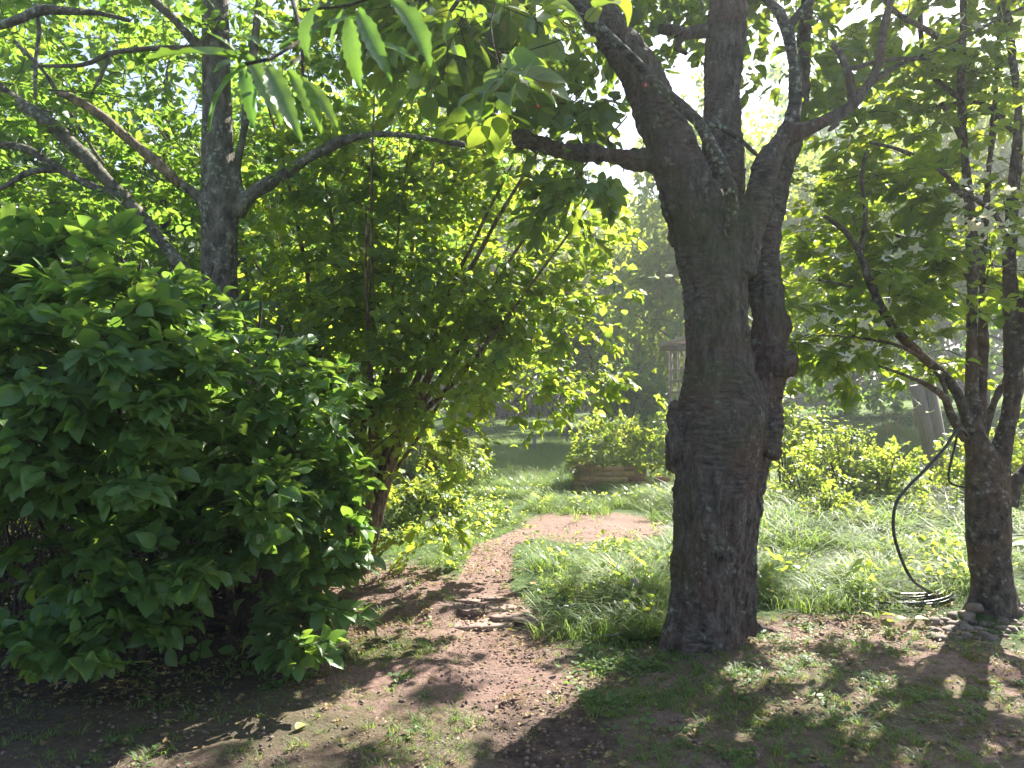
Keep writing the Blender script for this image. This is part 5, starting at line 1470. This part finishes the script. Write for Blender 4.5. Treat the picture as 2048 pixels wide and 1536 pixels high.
# broad-leaved seedlings near the hose and tall seed heads
def sprig(name, px_, py_, n, size, h, label, lm, cat='plant', kind='round', spread=.07):
    c = G(px_, py_); t = thing(name, c, label, cat)
    b = MB()
    for k in range(n):
        a_ = k * 2.4; e = c + np.array([math.cos(a_) * spread, math.sin(a_) * spread, h * (.6 + .4 * (k + 1) / n)])
        add_tube(b, [c, (c + e) / 2 + [0, 0, .02], e], [.0025, .002, .0015], sides=4, step=.05)
        me = template_mesh('leaf', kind, lm, 1.0)
        o = bpy.data.objects.new('leaf', me); COL.objects.link(o); o.parent = t
        o.location = Vector(e - c); o.scale = (size,) * 3; o.rotation_euler = (R.uniform(-.2, .4), R.uniform(-.2, .2), a_ - 1.57)
    link('stem', b.mesh('stem'), t, LM_mid)
for a_ in [(1768, 1252, 3, .085, .05, 'young plant with bright round leaves on the soil left of the stones'), (1812, 1250, 2, .09, .05, 'second bright-leaved young plant nearest the stone heap'), (1760, 1205, 3, .09, .12, 'upright green leaf sprig beside the hose coil'),
           (1700, 1330, 3, .05, .04, 'tiny green seedling on the moss right of the cherry foot'), (1640, 1330, 3, .05, .03, 'tiny seedling on the sun-flecked moss'), (1290, 1245, 5, .045, .05, 'yellow-green seedling at the foot of the cherry trunk')]:
    sprig('seedling', *a_, LM_bright)
def fern(px_, py_, label):
    c = G(px_, py_); t = thing('fern', c, label, 'fern')
    for k in range(9):
        a_ = k * .7 + .2; dx, dy = math.cos(a_), math.sin(a_); ln = .42
        pts = [c + np.array([dx * ln * s_, dy * ln * s_, .42 * s_ - .28 * s_ * s_ + .05]) for s_ in (0, .35, .7, 1)]
        b = MB(); pp, rr = catmull(np.array(pts), np.array([.003] * 4), .02)
        m = len(pp); dd = nrm(np.gradient(pp, axis=0)); sd_ = nrm(np.cross(dd, [0, 0, 1.0]))
        TV, TQ, TT = TPL['narrow']
        for i in range(2, m):
            w_ = .11 * math.sin(math.pi * (i / m) ** .7) + .015
            for sg in (-1, 1):
                ld = nrm(sd_[i] * sg + dd[i] * .5); s2 = nrm(np.cross(ld, [0, 0, 1.0])); n2 = np.cross(s2, ld)
                b.add(pp[i] + w_ * (TV[:, 0:1] * s2 + TV[:, 1:2] * ld + TV[:, 2:3] * n2), TQ, TT)
        link('frond', b.mesh('frond', True), t, LM_bright)
fern(1715, 1085, 'bright fern-like plant at the edge of the long grass under the dogwood')
fern(1990, 1120, 'fern-like shoots growing beside the dogwood trunk')
def seedhead(px_, py_, tx, ty, label):
    c = G(px_, py_); t = thing('tall_grass_stalk', c, label, 'grass', 'tall pale seed stalks above the bushes')
    tp = P(tx, ty, c[1]); b = MB()
    add_tube(b, [c, (c + tp) / 2 + [.02, 0, .03], tp], [.004, .003, .002], sides=4, step=.15)
    link('stalk', b.mesh('stalk'), t, LM_dry)
    b = MB()
    for k in range(14):
        s0 = tp + (c - tp) * .012 * k; e = s0 + R.randn(3) * .012 + [0, 0, .025]
        add_sticks(b, [s0], [e], .005, .001)
    link('seed_head', b.mesh('seed_head'), t, LM_dry)
for x, y, tx, ty, lab in [(1708, 1000, 1690, 795, 'tallest bent seed stalk rising above the sunlit bushes'), (1785, 1000, 1782, 825, 'upright seed stalk left of the leaning poles'), (1800, 1000, 1797, 832, 'upright seed stalk second left of the leaning poles'),
                          (1778, 1000, 1775, 845, 'shorter seed stalk left of the upright pair'), (1838, 1000, 1826, 828, 'seed stalk touching the left leaning pole'), (1560, 1000, 1562, 770, 'seed stalk beside the cherry trunk'), (1180, 990, 1205, 830, 'brown plume stalk rising behind the raised bed')]:
    seedhead(x, y, tx, ty, lab)
for fx, fy, lab in ((1065, 1193, 'small orange flower at the left edge of the long grass'), (1254, 1144, 'small orange flower amid the sunlit grass left of the cherry')):
    c = G(fx, fy + 8); t = thing('orange_flower', c, lab, 'flower')
    b = MB(); add_tube(b, [c, c + [0, 0, .06], c + [.005, 0, .12]], [.002, .002, .0015], sides=4, step=.05); link('stem', b.mesh('stem'), t, LM_mid)
    for k in range(5):
        me = template_mesh('petal', 'roundmid', M_orange); o = bpy.data.objects.new('petal', me); COL.objects.link(o); o.parent = t
        o.location = (.005, 0, .12); o.scale = (.028,) * 3; o.rotation_euler = (.4, 0, k * 1.257)
# ------------------------------------------------------------------ added thin haze volume that lifts the dark distance
hm = bpy.data.materials.new('added_haze'); hm.use_nodes = True
ht = hm.node_tree; ht.nodes.remove(ht.nodes['Principled BSDF'])
pv = N(ht, 'ShaderNodeVolumePrincipled', Density=0.0021, Anisotropy=0.55)
pv.inputs['Color'].default_value = (.92, .95, 1.0, 1)
L(ht, pv.outputs[0], ht.nodes['Material Output'].inputs['Volume'])
b = MB(); b.box([5, 100, 13.5], [344, 290, 33])
hz_o = link('haze', b.mesh('haze'), None, hm); tag(hz_o, kind='stuff')
print('leaves', TALLY, 'tris', sum(len(o.data.polygons) for o in S.objects if o.type == 'MESH'), 'objs', len(S.objects))
